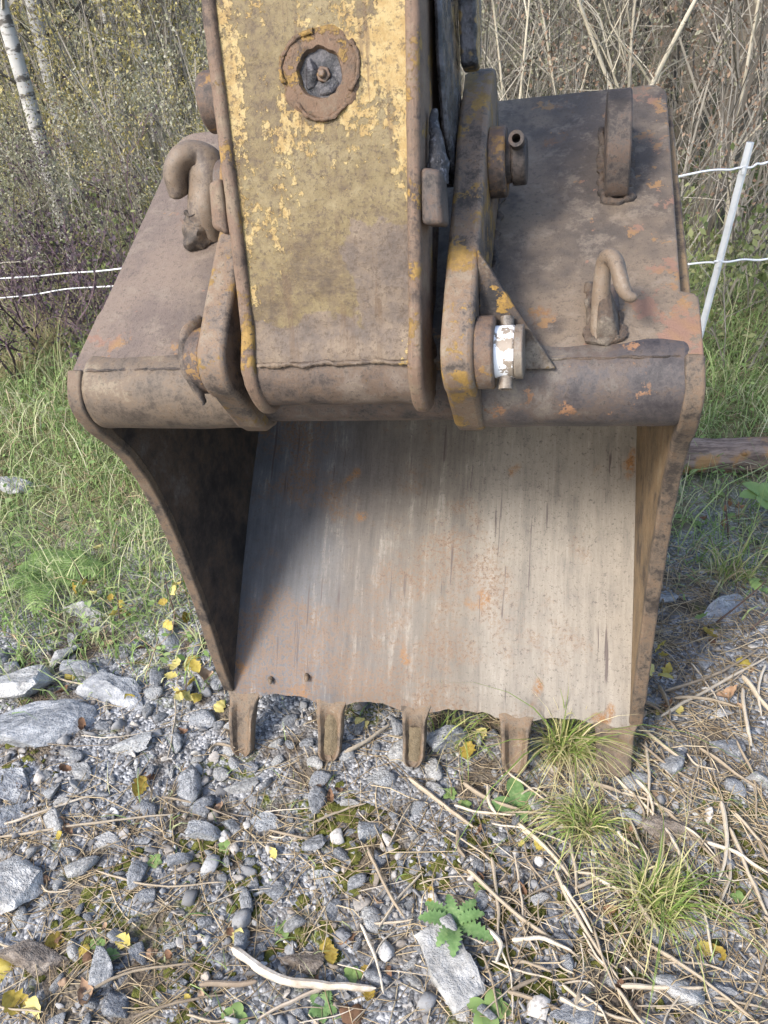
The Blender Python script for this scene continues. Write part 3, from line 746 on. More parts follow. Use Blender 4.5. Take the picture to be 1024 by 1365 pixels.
    m = MB(); m.cyl(AF(px_, pt_, -.018), AF(px_, pt_, -.028), .036, seg=40); m.tube([AF(px_ - .02, pt_ - .018, -.02), AF(px_ - .012, pt_ + .004, -.015), AF(px_ - .016, pt_ + .02, -.02)], [.008, .011, .007], 8); m.tube([AF(px_ + .022, pt_ - .012, -.02), AF(px_ + .012, pt_ - .02, -.016), AF(px_ - .004, pt_ - .024, -.02)], [.007, .009, .006], 8); m.jitter(.005, 90); m.build('port_plug', M['grease'], ringo, 40)
    m = MB(); m.cyl(AF(px_ + .004, pt_ - .002, -.022), AF(px_ + .004, pt_ - .002, -.010), .012, seg=6); m.cyl(AF(px_ + .004, pt_ - .002, -.010), AF(px_ + .004, pt_ - .002, -.001), .007, .005, 14); m.jitter(.001, 120); m.build('grease_nipple', M['boss'], ringo, 40, .0015)
    for a0, a1 in ((1.7, 3.3), (3.9, 5.4), (5.7, 6.9)):
        weld_bead('weld_seam', [AF(px_ + (.060 + .004 * math.sin(3 * a)) * math.cos(a), pt_ + (.060 + .004 * math.sin(3 * a)) * math.sin(a), -.009) for a in np.linspace(a0, a1, 16)], .0036, M['ring'], ringo, 44 + a0)
    m = MB(); m.cyl((-.166, .125, .468), (-.238, .125, .468), .050, seg=36); m.jitter(.003, 30); m.build('side_boss', M['boss'], A, 40, .006, 3)
    # lugs on both sides
    m = MB(); m.add([AF(x, t, h) for h in (.0, -.055) for x, t in ((-.1905, .192), (-.1625, .178), (-.165, .268), (-.188, .262))], [(0, 1, 2, 3), (7, 6, 5, 4), (0, 4, 5, 1), (1, 5, 6, 2), (2, 6, 7, 3), (3, 7, 4, 0)])
    m.build('stop_lug', M['side_yel'], A, 40, .008, 3)
    m = MB(); m.add([AF(x, t, h) for h in (-.004, -.07) for x, t in ((.1615, .175), (.196, .172), (.193, .252), (.163, .258))], [(0, 1, 2, 3), (7, 6, 5, 4), (0, 4, 5, 1), (1, 5, 6, 2), (2, 6, 7, 3), (3, 7, 4, 0)])
    m.build('stop_lug', M['dark'], A, 40, .008, 3)
    m = MB(); m.tube(catmull([AF(.180, .24, -.05), AF(.182, .275, -.052), AF(.178, .31, -.06), AF(.175, .345, -.07)], 5), list(np.linspace(.022, .007, 16)), 14, .75); m.jitter(.006, 60)
    m.build('grease_lump', M['lump'], A, 60)
M['armboss'] = steel('arm_boss_steel', (.12, .095, .082), (.14, .10, .075), (.065, .052, .047), paint=YEL, cover=.06, pscale=14, dusty=.4, dust=(.22, .18, .15), bumpy=.45)
M['ring'] = steel('ring_weld_steel', (.165, .115, .08), (.175, .11, .072), (.075, .054, .042), paint=YEL, cover=.40, pscale=15, dusty=.4, dust=(.24, .19, .14), bumpy=.6)
arm_parts()

# ------------------------------------------------------------------ bucket linkage behind the arm
link = empty('bucket_link', BT, BR)
tag(link, 'black greasy steel linkage behind the right edge of the yellow arm', 'linkage')
def link_parts():
    UP = (.228, .312)
    for s in (-1, 1):
        m = MB(); pts = catmull([(s * .1835, UP[0] - .01, UP[1] + .02), (s * .184, .20, .45), (s * .184, .205, .62), (s * .184, .26, .95), (s * .184, .34, 1.4)], 8)
        m.tube(pts, [.045 + .004 * math.sin(i * .9) for i in range(len(pts))], 14, .33, (1, 0, 0)) if False else None
        o = [(UP[0] - .06, UP[1] - .01), (UP[0], UP[1] - .055), (UP[0] + .05, UP[1]), (.30, .45), (.33, .7), (.46, 1.5), (.30, 1.5), (.15, .7), (.10, .5), (.10, .40)]
        m.jitter(0, 1); m.prism(o, s * .1735, s * .185) if s > 0 else m.prism(o, s * .185, s * .1735)
        m.build('link_arm', M['grease'], link, 40, .006, 2)
        m = MB(); o = [(.245, .47), (.28, .455), (.32, .48), (.39, .7), (.50, 1.5), (.36, 1.5), (.26, .7)]
        m.prism(o, s * .192, s * .222) if s > 0 else m.prism(o, s * .222, s * .192)
        m.build('idler_arm', M['grease'], link, 40, .006, 2)
    m = MB(); m.cyl((-.186, *UP), (.186, *UP), .035, seg=24); m.build('link_pin', M['grease'], link, 40)
    m = MB(); m.cyl((-.20, .44, .9), (.20, .44, .9), .04, seg=24); m.build('link_boss', M['grease'], link, 40)
link_parts()

#@@SETTING
# ------------------------------------------------------------------ rocks
def ico(sub):
    bm = bmesh.new(); bmesh.ops.create_icosphere(bm, subdivisions=sub, radius=1)
    V = np.array([v.co[:] for v in bm.verts]); Fc = np.array([[v.index for v in f.verts] for f in bm.faces]); bm.free(); return V, Fc
ICO = {k: ico(k) for k in (1, 2, 3, 4)}
def rock(sub, planes, rough=.0, flat=.62, rg=rng):
    V, Fc = ICO[sub]; V = V.copy()
    for k in range(planes):
        n = rg.normal(size=3); n /= np.linalg.norm(n); d = rg.uniform(.30, .72)
        e = np.clip(V @ n - d, 0, None); V -= e[:, None] * n
    V = V * np.array([1, rg.uniform(.62, .95), flat * rg.uniform(.75, 1.15)])
    if rough: V += np.array([mnoise.noise_vector(Vector(v) * 2.3 + Vector((planes, 0, 0)))[:] for v in V]) * rough
    ext = (V.max(0) - V.min(0)) / 2; V -= (V.max(0) + V.min(0)) / 2
    return V / ext[0], Fc
rock_meshes = []
for k in range(14):
    V, Fc = rock(2, 11, .04); rock_meshes.append((npmesh('stone', V, Fc, M['stone']), V[:, 2].min()))
big_meshes = []
for k in range(8):
    V, Fc = rock(4, 13, .06); V = V + np.array([mnoise.noise_vector(Vector(v) * 7)[:] for v in V]) * .022
    me = npmesh('stone', V, Fc, M['stone'], True); me.set_sharp_from_angle(angle=R(24)); big_meshes.append((me, V[:, 2].min()))

def put_rock(name, px, py, wpx, label, asp=1.0, flat=1.0, rz=None, pool=None, sink=.30, k=None, group=None, mat=None):
    p = px2g(px, py); dist = math.dist(p, (0, 0, H)); r = wpx / 1027. * dist * .93 / 2
    me, zmin = (pool or big_meshes)[rng.integers(len(pool or big_meshes)) if k is None else k]
    o = obj(name, me); o.scale = (r, r * asp, r * flat); o.rotation_euler = (rng.uniform(-.15, .15), rng.uniform(-.15, .15), rng.uniform(0, 6.28) if rz is None else rz)
    o.location = (p[0], p[1], float(gz(p[0], p[1])) - zmin * r * flat * (1 - sink * 2) * .6)
    if mat: o.material_slots[0].link = 'OBJECT'; o.material_slots[0].material = mat
    tag(o, label, 'stone', group); return o
M['palestone'] = simple('pale_stone', [(.3, (.20, .195, .19)), (.45, (.36, .355, .345)), (.6, (.48, .475, .46)), (.75, (.60, .59, .57))], 2.6, .9, .85, bscale=5, bdist=.02)
M['bluestone'] = simple('blue_grey_stone', [(.3, (.12, .125, .135)), (.45, (.24, .247, .258)), (.58, (.35, .355, .365)), (.72, (.48, .482, .48))], 2.8, .9, .8, bscale=5, bdist=.02)
M['brownstone'] = simple('brown_stone', [(.3, (.10, .08, .065)), (.5, (.21, .175, .145)), (.7, (.34, .295, .25))], 2.6, .9, .85, bscale=5, bdist=.02)
ROCKS = [
 (30, 918, 88, .75, .8, 'chunky whitish rock at the left edge of the gravel', 'palestone'),
 (152, 930, 118, 1.0, .45, 'large flat blue grey slab left of the bucket', 'bluestone'),
 (42, 975, 165, .55, .4, 'long low grey slab below the whitish rock at the left edge', 'bluestone'),
 (108, 900, 62, .6, .7, 'small slate grey block wedged behind the large flat slab', 'bluestone'),
 (118, 822, 66, .65, .8, 'pale angular rock lying in the grass edge at left', 'palestone'),
 (176, 998, 56, .6, .8, 'light grey wedge of stone below the large flat slab', None),
 (18, 1048, 70, .8, .7, 'grey rock under moss at the left edge of the picture', None),
 (12, 1098, 66, .8, .7, 'rounded grey rock cut by the left edge of the picture', None),
 (18, 1182, 84, .9, .7, 'big pale grey rock low at the left edge', 'palestone'),
 (88, 1070, 32, .8, .8, 'small pale stone left of the gravel centre', 'palestone'),
 (108, 1030, 34, .8, .8, 'small whitish cube of stone below the slabs', 'palestone'),
 (272, 1115, 50, .85, .8, 'pointed light grey stone below the leftmost tooth', None),
 (308, 1105, 36, .9, .8, 'dark slate stone beside the pointed light grey one', 'bluestone'),
 (322, 1052, 46, .45, .8, 'narrow pale splinter of stone under the leftmost tooth', 'palestone'),
 (357, 1097, 46, .85, .8, 'light grey stone right of the dark slate one', None),
 (430, 1174, 40, .8, .8, 'tilted grey stone in the middle of the gravel', None),
 (420, 1126, 36, .8, .8, 'small blue grey stone above the tilted grey one', 'bluestone'),
 (470, 1072, 34, .7, .8, 'small whitish stone below the middle of the bucket lip', 'palestone'),
 (508, 1042, 40, .8, .8, 'grey stone left of the middle tooth', None),
 (597, 992, 62, .8, .9, 'blue grey stone behind the gap between third and fourth tooth', 'bluestone'),
 (1012, 1045, 48, .8, .8, 'smooth pale stone at the right edge of the picture', 'palestone'),
 (968, 998, 44, .7, .6, 'flat grey stone among straw at right', None),
 (932, 1235, 62, .7, .55, 'dark grey flat stone low at right', 'bluestone'),
 (970, 818, 84, .6, .75, 'grey boulder in the grass right of the bucket', None),
 (884, 800, 40, .7, .8, 'bluish stone close behind the right side of the bucket', 'bluestone'),
 (975, 1330, 56, .8, .6, 'slate stone in the bottom right corner', 'bluestone'),
 (770, 1356, 66, .6, .6, 'slate grey stone cut by the bottom edge', 'bluestone'),
 (722, 1202, 30, .8, .8, 'small white angular stone among the straw stalks', 'palestone'),
 (36, 1284, 100, .7, .5, 'brown grey rock under dry grass in the bottom left corner', 'brownstone'),
 (402, 1286, 56, .6, .7, 'tan rough stone above the white branch', 'brownstone'),
 (145, 1122, 40, .7, .8, 'narrow grey stone in the left gravel', None),
 (700, 1262, 30, .6, .8, 'elongated white chip of stone right of the thistle', 'palestone'),
 (22, 652, 58, .7, .7, 'whitish stone lying in the left grass', 'palestone'),
 (905, 1110, 90, .7, .4, 'flat tan stone half buried under straw at right', 'brownstone'),
 (365, 1190, 36, .9, .8, 'dark blue stone in the gravel centre', 'bluestone'),
 (240, 1150, 34, .8, .8, 'plain grey stone left below the pointed light grey one', None),
]
for i, (px, py, wp, asp, fl, lab, mt) in enumerate(ROCKS):
    put_rock('stone', px, py, wp, lab, asp, fl, rz=rng.uniform(-.5, .5), k=i % len(big_meshes), mat=M[mt] if mt else None)
M['slabstone'] = simple('slab_stone', [(.3, (.17, .165, .155)), (.45, (.25, .245, .235)), (.58, (.32, .315, .305)), (.72, (.41, .405, .395))], 30, .9, .85, bscale=45, bdist=.012)
# the oblong slab with the thistle
p = px2g(598, 1290); V, Fc = ICO[4]; V = np.clip(V * 1.45 + .14 * np.array([mnoise.noise_vector(Vector(v) * 1.3)[:] for v in V]), -1, 1) * np.array([.044, .086, .028]); V[:, 0] += .18 * V[:, 1] * (V[:, 1] > 0); V = V + np.array([mnoise.noise_vector(Vector(v) * 22)[:] for v in V]) * .010 + np.array([mnoise.noise_vector(Vector(v) * 80)[:] for v in V]) * .003
o = obj('stone', npmesh('stone', V, Fc, M['slabstone'], True)); o.data.set_sharp_from_angle(angle=R(28)); o.location = (p[0], p[1], p[2] + .008); o.rotation_euler = (.06, -.1, .5)
tag(o, 'oblong pale grey slab at the bottom beside the thistle', 'stone')

avoid = [(px2g(a[0], a[1]), a[2] / 1027. * 1.0) for a in ROCKS]
def free(x, y, m):
    return all((x - q[0]) ** 2 + (y - q[1]) ** 2 > (r * .8 + m) ** 2 for q, r in avoid)
CUTS = [' left', ' right', ' at ', ' in ', ' below', ' under', ' behind', ' beside', ' among', ' lying', ' low', ' cut', ' close', ' above', ' wedged', ' half', ' of the']
def short(l):
    k = min([l.find(c) for c in CUTS if l.find(c) > 0] + [len(l)]); return l[:k]
MARKS = [(a[0], a[1], 'the ' + short(a[5])) for a in ROCKS] + [(598, 1290, 'the oblong pale slab'), (325, 1000, 'the leftmost tooth'), (443, 1010, 'the second tooth'), (557, 1020, 'the middle tooth'), (690, 1030, 'the fourth tooth'), (822, 1020, 'the rightmost tooth'), (406, 1315, 'the bleached branch'), (872, 1205, 'the spreading grass tuft'), (790, 1095, 'the yellowish grass tuft'), (606, 1238, 'the thistle')]
def near(px, py):
    """says which landmark stands next to a pixel and on which side"""
    d = [(px - a) ** 2 + (py - b) ** 2 for a, b, _ in MARKS]; i = int(np.argmin(d)); a, b, nm = MARKS[i]; dx = px - a; dy = py - b; far = math.sqrt(d[i])
    s_ = ('right of' if dx > 0 else 'left of') if abs(dx) > 1.6 * abs(dy) else (('below' if dy > 0 else 'above') if abs(dy) > 1.6 * abs(dx) else (('lower right of' if dx > 0 else 'lower left of') if dy > 0 else ('upper right of' if dx > 0 else 'upper left of')))
    return ('close ' if far < 32 else ('' if far < 70 else 'well ')) + s_ + ' ' + nm
# medium stones: individuals
n = 0; tries = 0
while n < 262 and tries < 4000:
    tries += 1
    px = rng.uniform(0, 1024); py = rng.uniform(850, 1365)
    dens = 1.0 if px < 560 else .45
    if py < 960 and 300 < px < 860: continue
    if rng.random() > dens: continue
    wp = float(np.clip(rng.lognormal(3.25 if px < 520 else 3.0, .45), 10, 60))
    p = px2g(px, py)
    if not free(p[0], p[1], wp / 1027.): continue
    side = 'left half of the gravel' if px < 430 else ('middle of the gravel below the teeth' if px < 640 else 'straw litter at the lower right')
    tone = rng.random()
    mt, word = (M['bluestone'], 'blue grey') if tone < .42 else ((M['palestone'], 'pale') if tone < .62 else ((M['brownstone'], 'brownish') if tone < .60 else (None, 'mid grey')))
    put_rock('gravel_stone', px, py, wp, f"{'tiny' if wp < 13 else ('small' if wp < 20 else 'larger')} {word} stone {near(px, py)}", rng.uniform(.7, 1), rng.uniform(.7, 1.1), pool=rock_meshes, sink=.22, group='loose gravel stones', mat=mt)
    avoid.append((p, wp / 1027. * .9)); n += 1
# fine gravel: one mass
def scatter(base, Fc, P, S, name, mat, tilt=.6, flat=None, sm=False):
    n = len(P); k = len(base); a = rng.uniform(0, 2 * np.pi, n); b = rng.normal(0, tilt, n); c = rng.normal(0, tilt, n)
    ca, sa, cb, sb, cc, sc = np.cos(a), np.sin(a), np.cos(b), np.sin(b), np.cos(c), np.sin(c)
    Rz = np.zeros((n, 3, 3)); Rz[:, 0, 0] = ca; Rz[:, 0, 1] = -sa; Rz[:, 1, 0] = sa; Rz[:, 1, 1] = ca; Rz[:, 2, 2] = 1
    Ry = np.zeros((n, 3, 3)); Ry[:, 0, 0] = cb; Ry[:, 0, 2] = sb; Ry[:, 2, 0] = -sb; Ry[:, 2, 2] = cb; Ry[:, 1, 1] = 1
    Rx = np.zeros((n, 3, 3)); Rx[:, 1, 1] = cc; Rx[:, 1, 2] = -sc; Rx[:, 2, 1] = sc; Rx[:, 2, 2] = cc; Rx[:, 0, 0] = 1
    Mx = Rz @ Ry @ Rx
    V = np.einsum('nij,nkj->nki', Mx, base[None] * np.asarray(S)[:, None, None]) + P[:, None, :]
    Fn = (Fc[None] + (np.arange(n) * k)[:, None, None]).reshape(-1, Fc.shape[1])
    return V.reshape(-1, 3), Fn
def merge(parts):
    V = []; Fc = []; b = 0
    for v, f in parts: V.append(v); Fc.append(f + b); b += len(v)
    return np.concatenate(V), np.concatenate(Fc)
def patchy(x, y, s, seed):
    return np.array([mnoise.noise(Vector((a * s, b * s, seed))) for a, b in zip(x, y)])
parts = []
for k in range(10):
    V, Fc = rock(2, 9, 0); V = V * np.array([1, rng.uniform(.6, 1), rng.uniform(.6, 1)])
    n = 1700
    x = rng.uniform(-1.9, 2.0, n); y = rng.uniform(.45, 2.5, n)
    keep = (patchy(x, y, 2.6, 3 + 0 * k) > -.10) & ((y < 1.75 + .2 * np.sin(3 * x)) | (rng.random(n) < .10)) & ((x < .25) | (rng.random(n) < .55))
    x = x[keep]; y = y[keep]; s = np.clip(rng.lognormal(-5.15, .68, len(x)), .0024, .026)
    P = np.stack([x, y, gz(x, y) + s * .15], 1); parts.append(scatter(V, Fc, P, s, '', None))
V, Fc = merge(parts); o = obj('fine_gravel', npmesh('fine_gravel', V, Fc, M['gravel'])); o["kind"] = "stuff"; o["label"] = "fine grey gravel strewn over the ground below the bucket"; o["category"] = "gravel"

# moss cushions: one mass of small domes
parts = []; V0, F0 = ICO[2]; V0 = V0 * np.array([1, 1, .20])
for cx, cy, rr, n in [(455, 1100, .045, 26), (275, 1130, .03, 14), (330, 1180, .03, 12), (460, 1175, .03, 8), (110, 1240, .06, 18), (150, 1190, .05, 14), (985, 1170, .05, 18), (640, 1130, .04, 12), (560, 1155, .04, 10), (700, 1230, .05, 12), (400, 1250, .04, 10), (20, 1020, .05, 14), (720, 1320, .06, 18), (930, 1195, .05, 12), (820, 1260, .05, 12), (250, 1300, .05, 10)]:
    c = px2g(cx, cy); n = n * 3; x = c[0] + rng.normal(0, rr * 1.1, n); y = c[1] + rng.normal(0, rr * 1.1, n); s = rng.uniform(.004, .018, n)
    parts.append(scatter(V0, F0, np.stack([x, y, gz(x, y)], 1), s, '', None, .15))
V, Fc = merge(parts); V = V + rng.normal(0, .0017, V.shape); o = obj('moss', npmesh('moss', V, Fc, M['moss'], True)); o["kind"] = "stuff"; o["label"] = "yellow green moss cushions between the stones"; o["category"] = "moss"

# ------------------------------------------------------------------ grass and straw
def blades(P, h, lean, width, droop=.5, seg=4, heading=None, hv=.35):
    """numpy grass: P (n,3) roots"""
    n = len(P); a = rng.uniform(0, 2 * np.pi, n) if heading is None else heading
    hh = h * rng.lognormal(0, hv, n); ln = np.abs(rng.normal(lean, lean * .5, n)); wv = width * rng.uniform(.6, 1.3, n)
    d = np.stack([np.cos(a), np.sin(a)], 1); sd_ = rng.uniform(0, 2 * np.pi, n); side = np.stack([np.cos(sd_), np.sin(sd_)], 1)
    V = np.zeros((n, seg + 1, 2, 3)); t = np.linspace(0, 1, seg + 1)
    for k, u in enumerate(t):
        ang = ln * (1 + droop * u * 1.6) * u * .9 + ln * .25
        r = hh * u * np.sin(np.clip(ang, 0, 2.2)); z = hh * u * np.cos(np.clip(ang, 0, 2.0))
        c = np.stack([P[:, 0] + d[:, 0] * r, P[:, 1] + d[:, 1] * r, P[:, 2] + z], 1)
        wk = wv * (1 - u ** 1.6) * .5 + .0003
        off = np.stack([side[:, 0] * wk, side[:, 1] * wk, 0 * wk], 1)
        V[:, k, 0] = c - off; V[:, k, 1] = c + off
    I = np.arange(n * (seg + 1) * 2).reshape(n, seg + 1, 2)
    Fc = np.stack([I[:, :-1, 0], I[:, :-1, 1], I[:, 1:, 1], I[:, 1:, 0]], -1).reshape(-1, 4)
    return V.reshape(-1, 3), Fc
def roots(n, fx, fy, dens):
    x = fx(n); y = fy(n); k = rng.random(len(x)) < dens(x, y); x = x[k]; y = y[k]
    return np.stack([x, y, gz(x, y) - .004], 1)
parts = []
def dl(x, y):   # meadow to the left and behind
    e = 1.72 + .25 * np.sin(2.1 * x + .6) + .12 * np.sin(5.3 * x)
    pt = .75 + .45 * patchy(x, y, 1.6, 9)
    return sstep(e, e + .5, y) * pt * np.where((x > .75) & (y < 3), .55, 1)
U = lambda a, b: (lambda n: rng.uniform(a, b, n))
P = roots(62000, U(-3.4, 3.2), U(1.55, 4.8), dl); parts.append(blades(P, .095, .66, .0048, .8, 3))
P = roots(14000, U(-3.6, 3.6), U(2.0, 5.2), dl); parts.append(blades(P, .24, .45, .004, .9))
P = roots(7000, U(-6, 6), U(4.5, 8), lambda x, y: .6 + 0 * x); parts.append(blades(P, .38, .45, .006, .9))
P = roots(1500, U(-1.6, 1.8), U(.5, 1.8), lambda x, y: .25 + .8 * patchy(x, y, 1.9, 21)); parts.append(blades(P, .06, .7, .0026, .8))
V, Fc = merge(parts); o = obj('meadow_grass', npmesh('meadow_grass', V, Fc, M['grass'])); o["kind"] = "stuff"; o["label"] = "mixed green and dry meadow grass around the bucket"; o["category"] = "grass"

def tuft(px, py, n, rad, h, lean, mat, label, width=.0032, dz=0):
    p = px2g(px, py); a = rng.uniform(0, 2 * np.pi, n); r = rad * np.sqrt(rng.random(n))
    P = np.stack([p[0] + r * np.cos(a), p[1] + r * np.sin(a), 0 * a], 1); P[:, 2] = gz(P[:, 0], P[:, 1]) - .003
    lean_to = rng.uniform(0, 6.28); base = np.array([p[0], p[1], float(gz(p[0], p[1]))])
    root = empty('grass_tuft', tuple(base)); tag(root, label, 'grass tuft', 'grass tufts')
    for nm, mt, sel, hm, lm in (('blades', mat, rng.random(n) < .72, 1.0, 1.0), ('dead_blades', M['drytuft'], None, .85, 1.55)):
        sel = (rng.random(n) < .30) if sel is None else sel
        Q = P[sel] + np.stack([rng.normal(0, rad * .35, sel.sum()), rng.normal(0, rad * .35, sel.sum()), np.zeros(sel.sum())], 1)
        hd = np.where(rng.random(len(Q)) < .35, lean_to + rng.normal(0, .6, len(Q)), a[sel] + rng.normal(0, .9, len(Q)))
        V, Fc = blades(Q, h * hm, lean * lm, width, .9, 6, hd, .48)
        obj(nm, npmesh(nm, V - base, Fc, mt), root)
    return root
tuft(752, 1004, 420, .032, .145, .40, M['tuft'], 'lush green grass tuft growing between the two rightmost teeth', .0038)
tuft(778, 1102, 260, .034, .10, .7, M['tuft'], 'yellowish green grass tuft just below the rightmost tooth')
tuft(872, 1205, 340, .04, .13, .8, M['tuft'], 'spreading yellow green grass tuft in the lower right')
tuft(75, 470, 360, .10, .30, .55, M['drytuft'], 'blond dry grass tussock in front of the fence at left', .004)
tuft(25, 500, 140, .08, .24, .6, M['drytuft'], 'smaller blond tussock at the left edge by the fence', .004)
tuft(600, 985, 90, .05, .12, .6, M['tuft'], 'thin grass tuft behind the middle tooth')
tuft(975, 770, 120, .05, .13, .5, M['tuft'], 'fresh green grass clump beside the grey boulder at right')

def straws(n, fx, fy, L, rad, lift, seg=3):
    x = fx(n); y = fy(n); a = rng.uniform(0, 2 * np.pi, n); ln = L * rng.lognormal(0, .4, n); cv = rng.normal(0, .5, n); t = np.linspace(-.5, .5, seg + 1)
    Cn = np.zeros((n, seg + 1, 3))
    for k, u in enumerate(t):
        aa = a + cv * u; Cn[:, k, 0] = x + np.cos(aa) * ln * u; Cn[:, k, 1] = y + np.sin(aa) * ln * u
        Cn[:, k, 2] = gz(Cn[:, k, 0], Cn[:, k, 1]) + np.abs(rng.normal(0, lift, n)) + rad
    r = rad * rng.uniform(.5, 1.4, n)
    nrm = np.stack([-np.sin(a), np.cos(a), 0 * a], 1); up = np.array([0, 0, 1.])
    ring = [(1, 0), (-.5, .87), (-.5, -.87)]
    V = np.stack([Cn + (nrm * c)[:, None, :] * r[:, None, None] + up * s * r[:, None, None] for c, s in ring], 2)
    I = np.arange(n * (seg + 1) * 3).reshape(n, seg + 1, 3)
    Fc = np.concatenate([np.stack([I[:, :-1, k], I[:, :-1, (k + 1) % 3], I[:, 1:, (k + 1) % 3], I[:, 1:, k]], -1).reshape(-1, 4) for k in range(3)])
    return V.reshape(-1, 3), Fc
def mixx(lo, hi, c, s, f):
    return lambda n: np.where(rng.random(n) < f, rng.normal(c, s, n), rng.uniform(lo, hi, n))
parts = [straws(2200, U(-1.7, 1.9), U(.5, 2.3), .11, .0010, .006), straws(2300, mixx(-.2, 1.9, .75, .35, .7), U(.55, 2.1), .13, .0013, .012),
         straws(800, mixx(-1.6, 0, -.8, .4, .6), U(.5, 1.3), .14, .0012, .008), straws(1600, U(-3, 3), U(1.8, 4.6), .17, .0018, .05)]
V, Fc = merge(parts); o = obj('straw_litter', npmesh('straw_litter', V, Fc, M['straw'])); o["kind"] = "stuff"; o["label"] = "thin dry straw littering the gravel and grass"; o["category"] = "straw"

M['bleached'] = simple('bleached_branch', [(.3, (.22, .18, .14)), (.5, (.42, .36, .29)), (.7, (.58, .53, .46))], 25, .5, .8)
n = 20000; x = rng.uniform(-3.2, 3.0, n); y = rng.uniform(1.75, 4.6, n); kk = rng.random(n) < np.clip(dl(x, y) * (.35 + 1.2 * patchy(x, y, 2.4, 40)), 0, 1); x = x[kk]; y = y[kk]
P = np.stack([x, y, gz(x, y) + rng.uniform(.02, .11, len(x))], 1); base = np.array([(-.5, 0, 0), (-.15, -.26, .05), (.25, -.22, .04), (.5, 0, -.05), (.25, .22, .04), (-.15, .26, .05)])
V, Fc = scatter(base, np.array([[0, 1, 2, 3, 4, 5]]), P, rng.uniform(.014, .036, len(P)), '', None, .45)
o = obj('ground_cover', npmesh('ground_cover', V, Fc, M['weed'])); o["kind"] = "stuff"; o["label"] = "small broad green leaves growing through the grass"; o["category"] = "ground cover"
# dry stalks and branches that can be told apart
def stalk(name, pts, rpx, label, mat, group=None, lift=.006, cat='stalk'):
    W = [px2g(*q) for q in pts]; d = math.dist(W[0], (0, 0, H)); r = rpx / 1027. * d / 2
    W = [np.array([q[0], q[1], float(gz(q[0], q[1])) + r + lift + .010 * rng.random()]) for q in W]
    c = catmull(W, 6); base = W[0].copy()
    c = [q - base + np.array(mnoise.noise_vector(Vector(q) * 22)[:]) * min(r * 1.1, .0035) for q in c]
    m = MB(); m.tube(c, [q * (1 + .22 * fbm((i * .45, r * 999, 1), 1)) for i, q in enumerate(np.interp(np.linspace(0, 1, len(c)), [0, .06, .7, .96, 1], [r * .5, r * 1.1, r * .85, r * .6, r * .15]))], 7, .6)
    o = m.build(name, mat, None, 50); o.location = base
    return tag(o, label, cat, group)
stalk('branch', [(312, 1272), (350, 1300), (385, 1317), (440, 1322), (502, 1324)], 15, 'thick bleached branch lying along the bottom edge left of centre', M['bleached'], cat='branch')
stalk('branch', [(268, 1318), (320, 1316), (345, 1313)], 9, 'short pale stick butting against the bleached branch', M['wood'], cat='branch')
stalk('branch', [(430, 1322), (395, 1338), (345, 1362)], 7, 'thin side twig running down from the bleached branch', M['wood'], cat='branch')
SINGLES = [
 ([(622, 1165), (690, 1225), (770, 1280)], 11, 'long tan stalk sloping down past the thistle'),
 ([(655, 1150), (662, 1205), (664, 1262)], 10, 'upright tan stalk right of the thistle'),
 ([(738, 1165), (775, 1240), (824, 1310)], 11, 'straight tan stalk crossing the lower right litter'),
 ([(690, 1105), (725, 1135), (760, 1175)], 12, 'broad split stalk below the fourth tooth'),
 ([(765, 1190), (800, 1172), (840, 1150)], 9, 'pale short stalk pointing to the spreading grass tuft'),
 ([(545, 1045), (600, 1085), (630, 1110)], 11, 'orange brown stalk leading away from the middle tooth'),
 ([(860, 1262), (930, 1310), (1000, 1362)], 9, 'bleached stalk running into the bottom right corner'),
 ([(960, 1075), (966, 1130), (955, 1180)], 12, 'grey flat stalk standing out in the right litter'),
 ([(855, 1060), (910, 1105), (960, 1160)], 8, 'grey stem slanting through the right litter'),
 ([(930, 1000), (970, 1030), (1015, 1060)], 8, 'tan stem beside the smooth pale stone'),
 ([(880, 960), (950, 920), (1022, 880)], 9, 'long pale stem in the grass right of the bucket'),
 ([(885, 925), (950, 905), (1010, 870)], 8, 'straw coloured stem above the flat grey stone at right'),
 ([(490, 1135), (515, 1190), (540, 1230)], 10, 'pale broken stalk in the gravel below the middle tooth'),
 ([(505, 1240), (540, 1190), (565, 1165)], 8, 'brown stalk crossing the pale broken one'),
 ([(480, 1235), (500, 1280), (512, 1330)], 9, 'brown bent stalk left of the oblong slab'),
 ([(0, 1105), (60, 1085), (130, 1062)], 6, 'thin straw lying across the left gravel'),
 ([(0, 1120), (110, 1105), (235, 1088)], 6, 'long thin straw below the slabs at left'),
 ([(60, 900), (100, 915), (160, 920)], 5, 'thin straw draped over the large flat slab'),
 ([(100, 1335), (180, 1300), (260, 1288)], 7, 'dry stem in the bottom left corner'),
 ([(180, 1360), (240, 1340), (300, 1330)], 7, 'brown dry stem along the bottom edge at left'),
 ([(130, 1165), (210, 1185), (300, 1180)], 5, 'thin grey stem across the left gravel'),
 ([(460, 1010), (500, 985), (520, 970)], 10, 'pale stick behind the gap beside the second tooth'),
 ([(970, 1110), (1000, 1180), (1022, 1230)], 9, 'tan stem at the right edge of the litter'),
 ([(890, 1120), (925, 1185), (950, 1290)], 8, 'long upright looking stem at the lower right'),
 ([(820, 1040), (870, 1090), (900, 1130)], 8, 'weathered stem below the rightmost tooth'),
]
for pts, r, lab in SINGLES: stalk('dry_stalk', pts, r * .66, lab, M['straw_obj'])
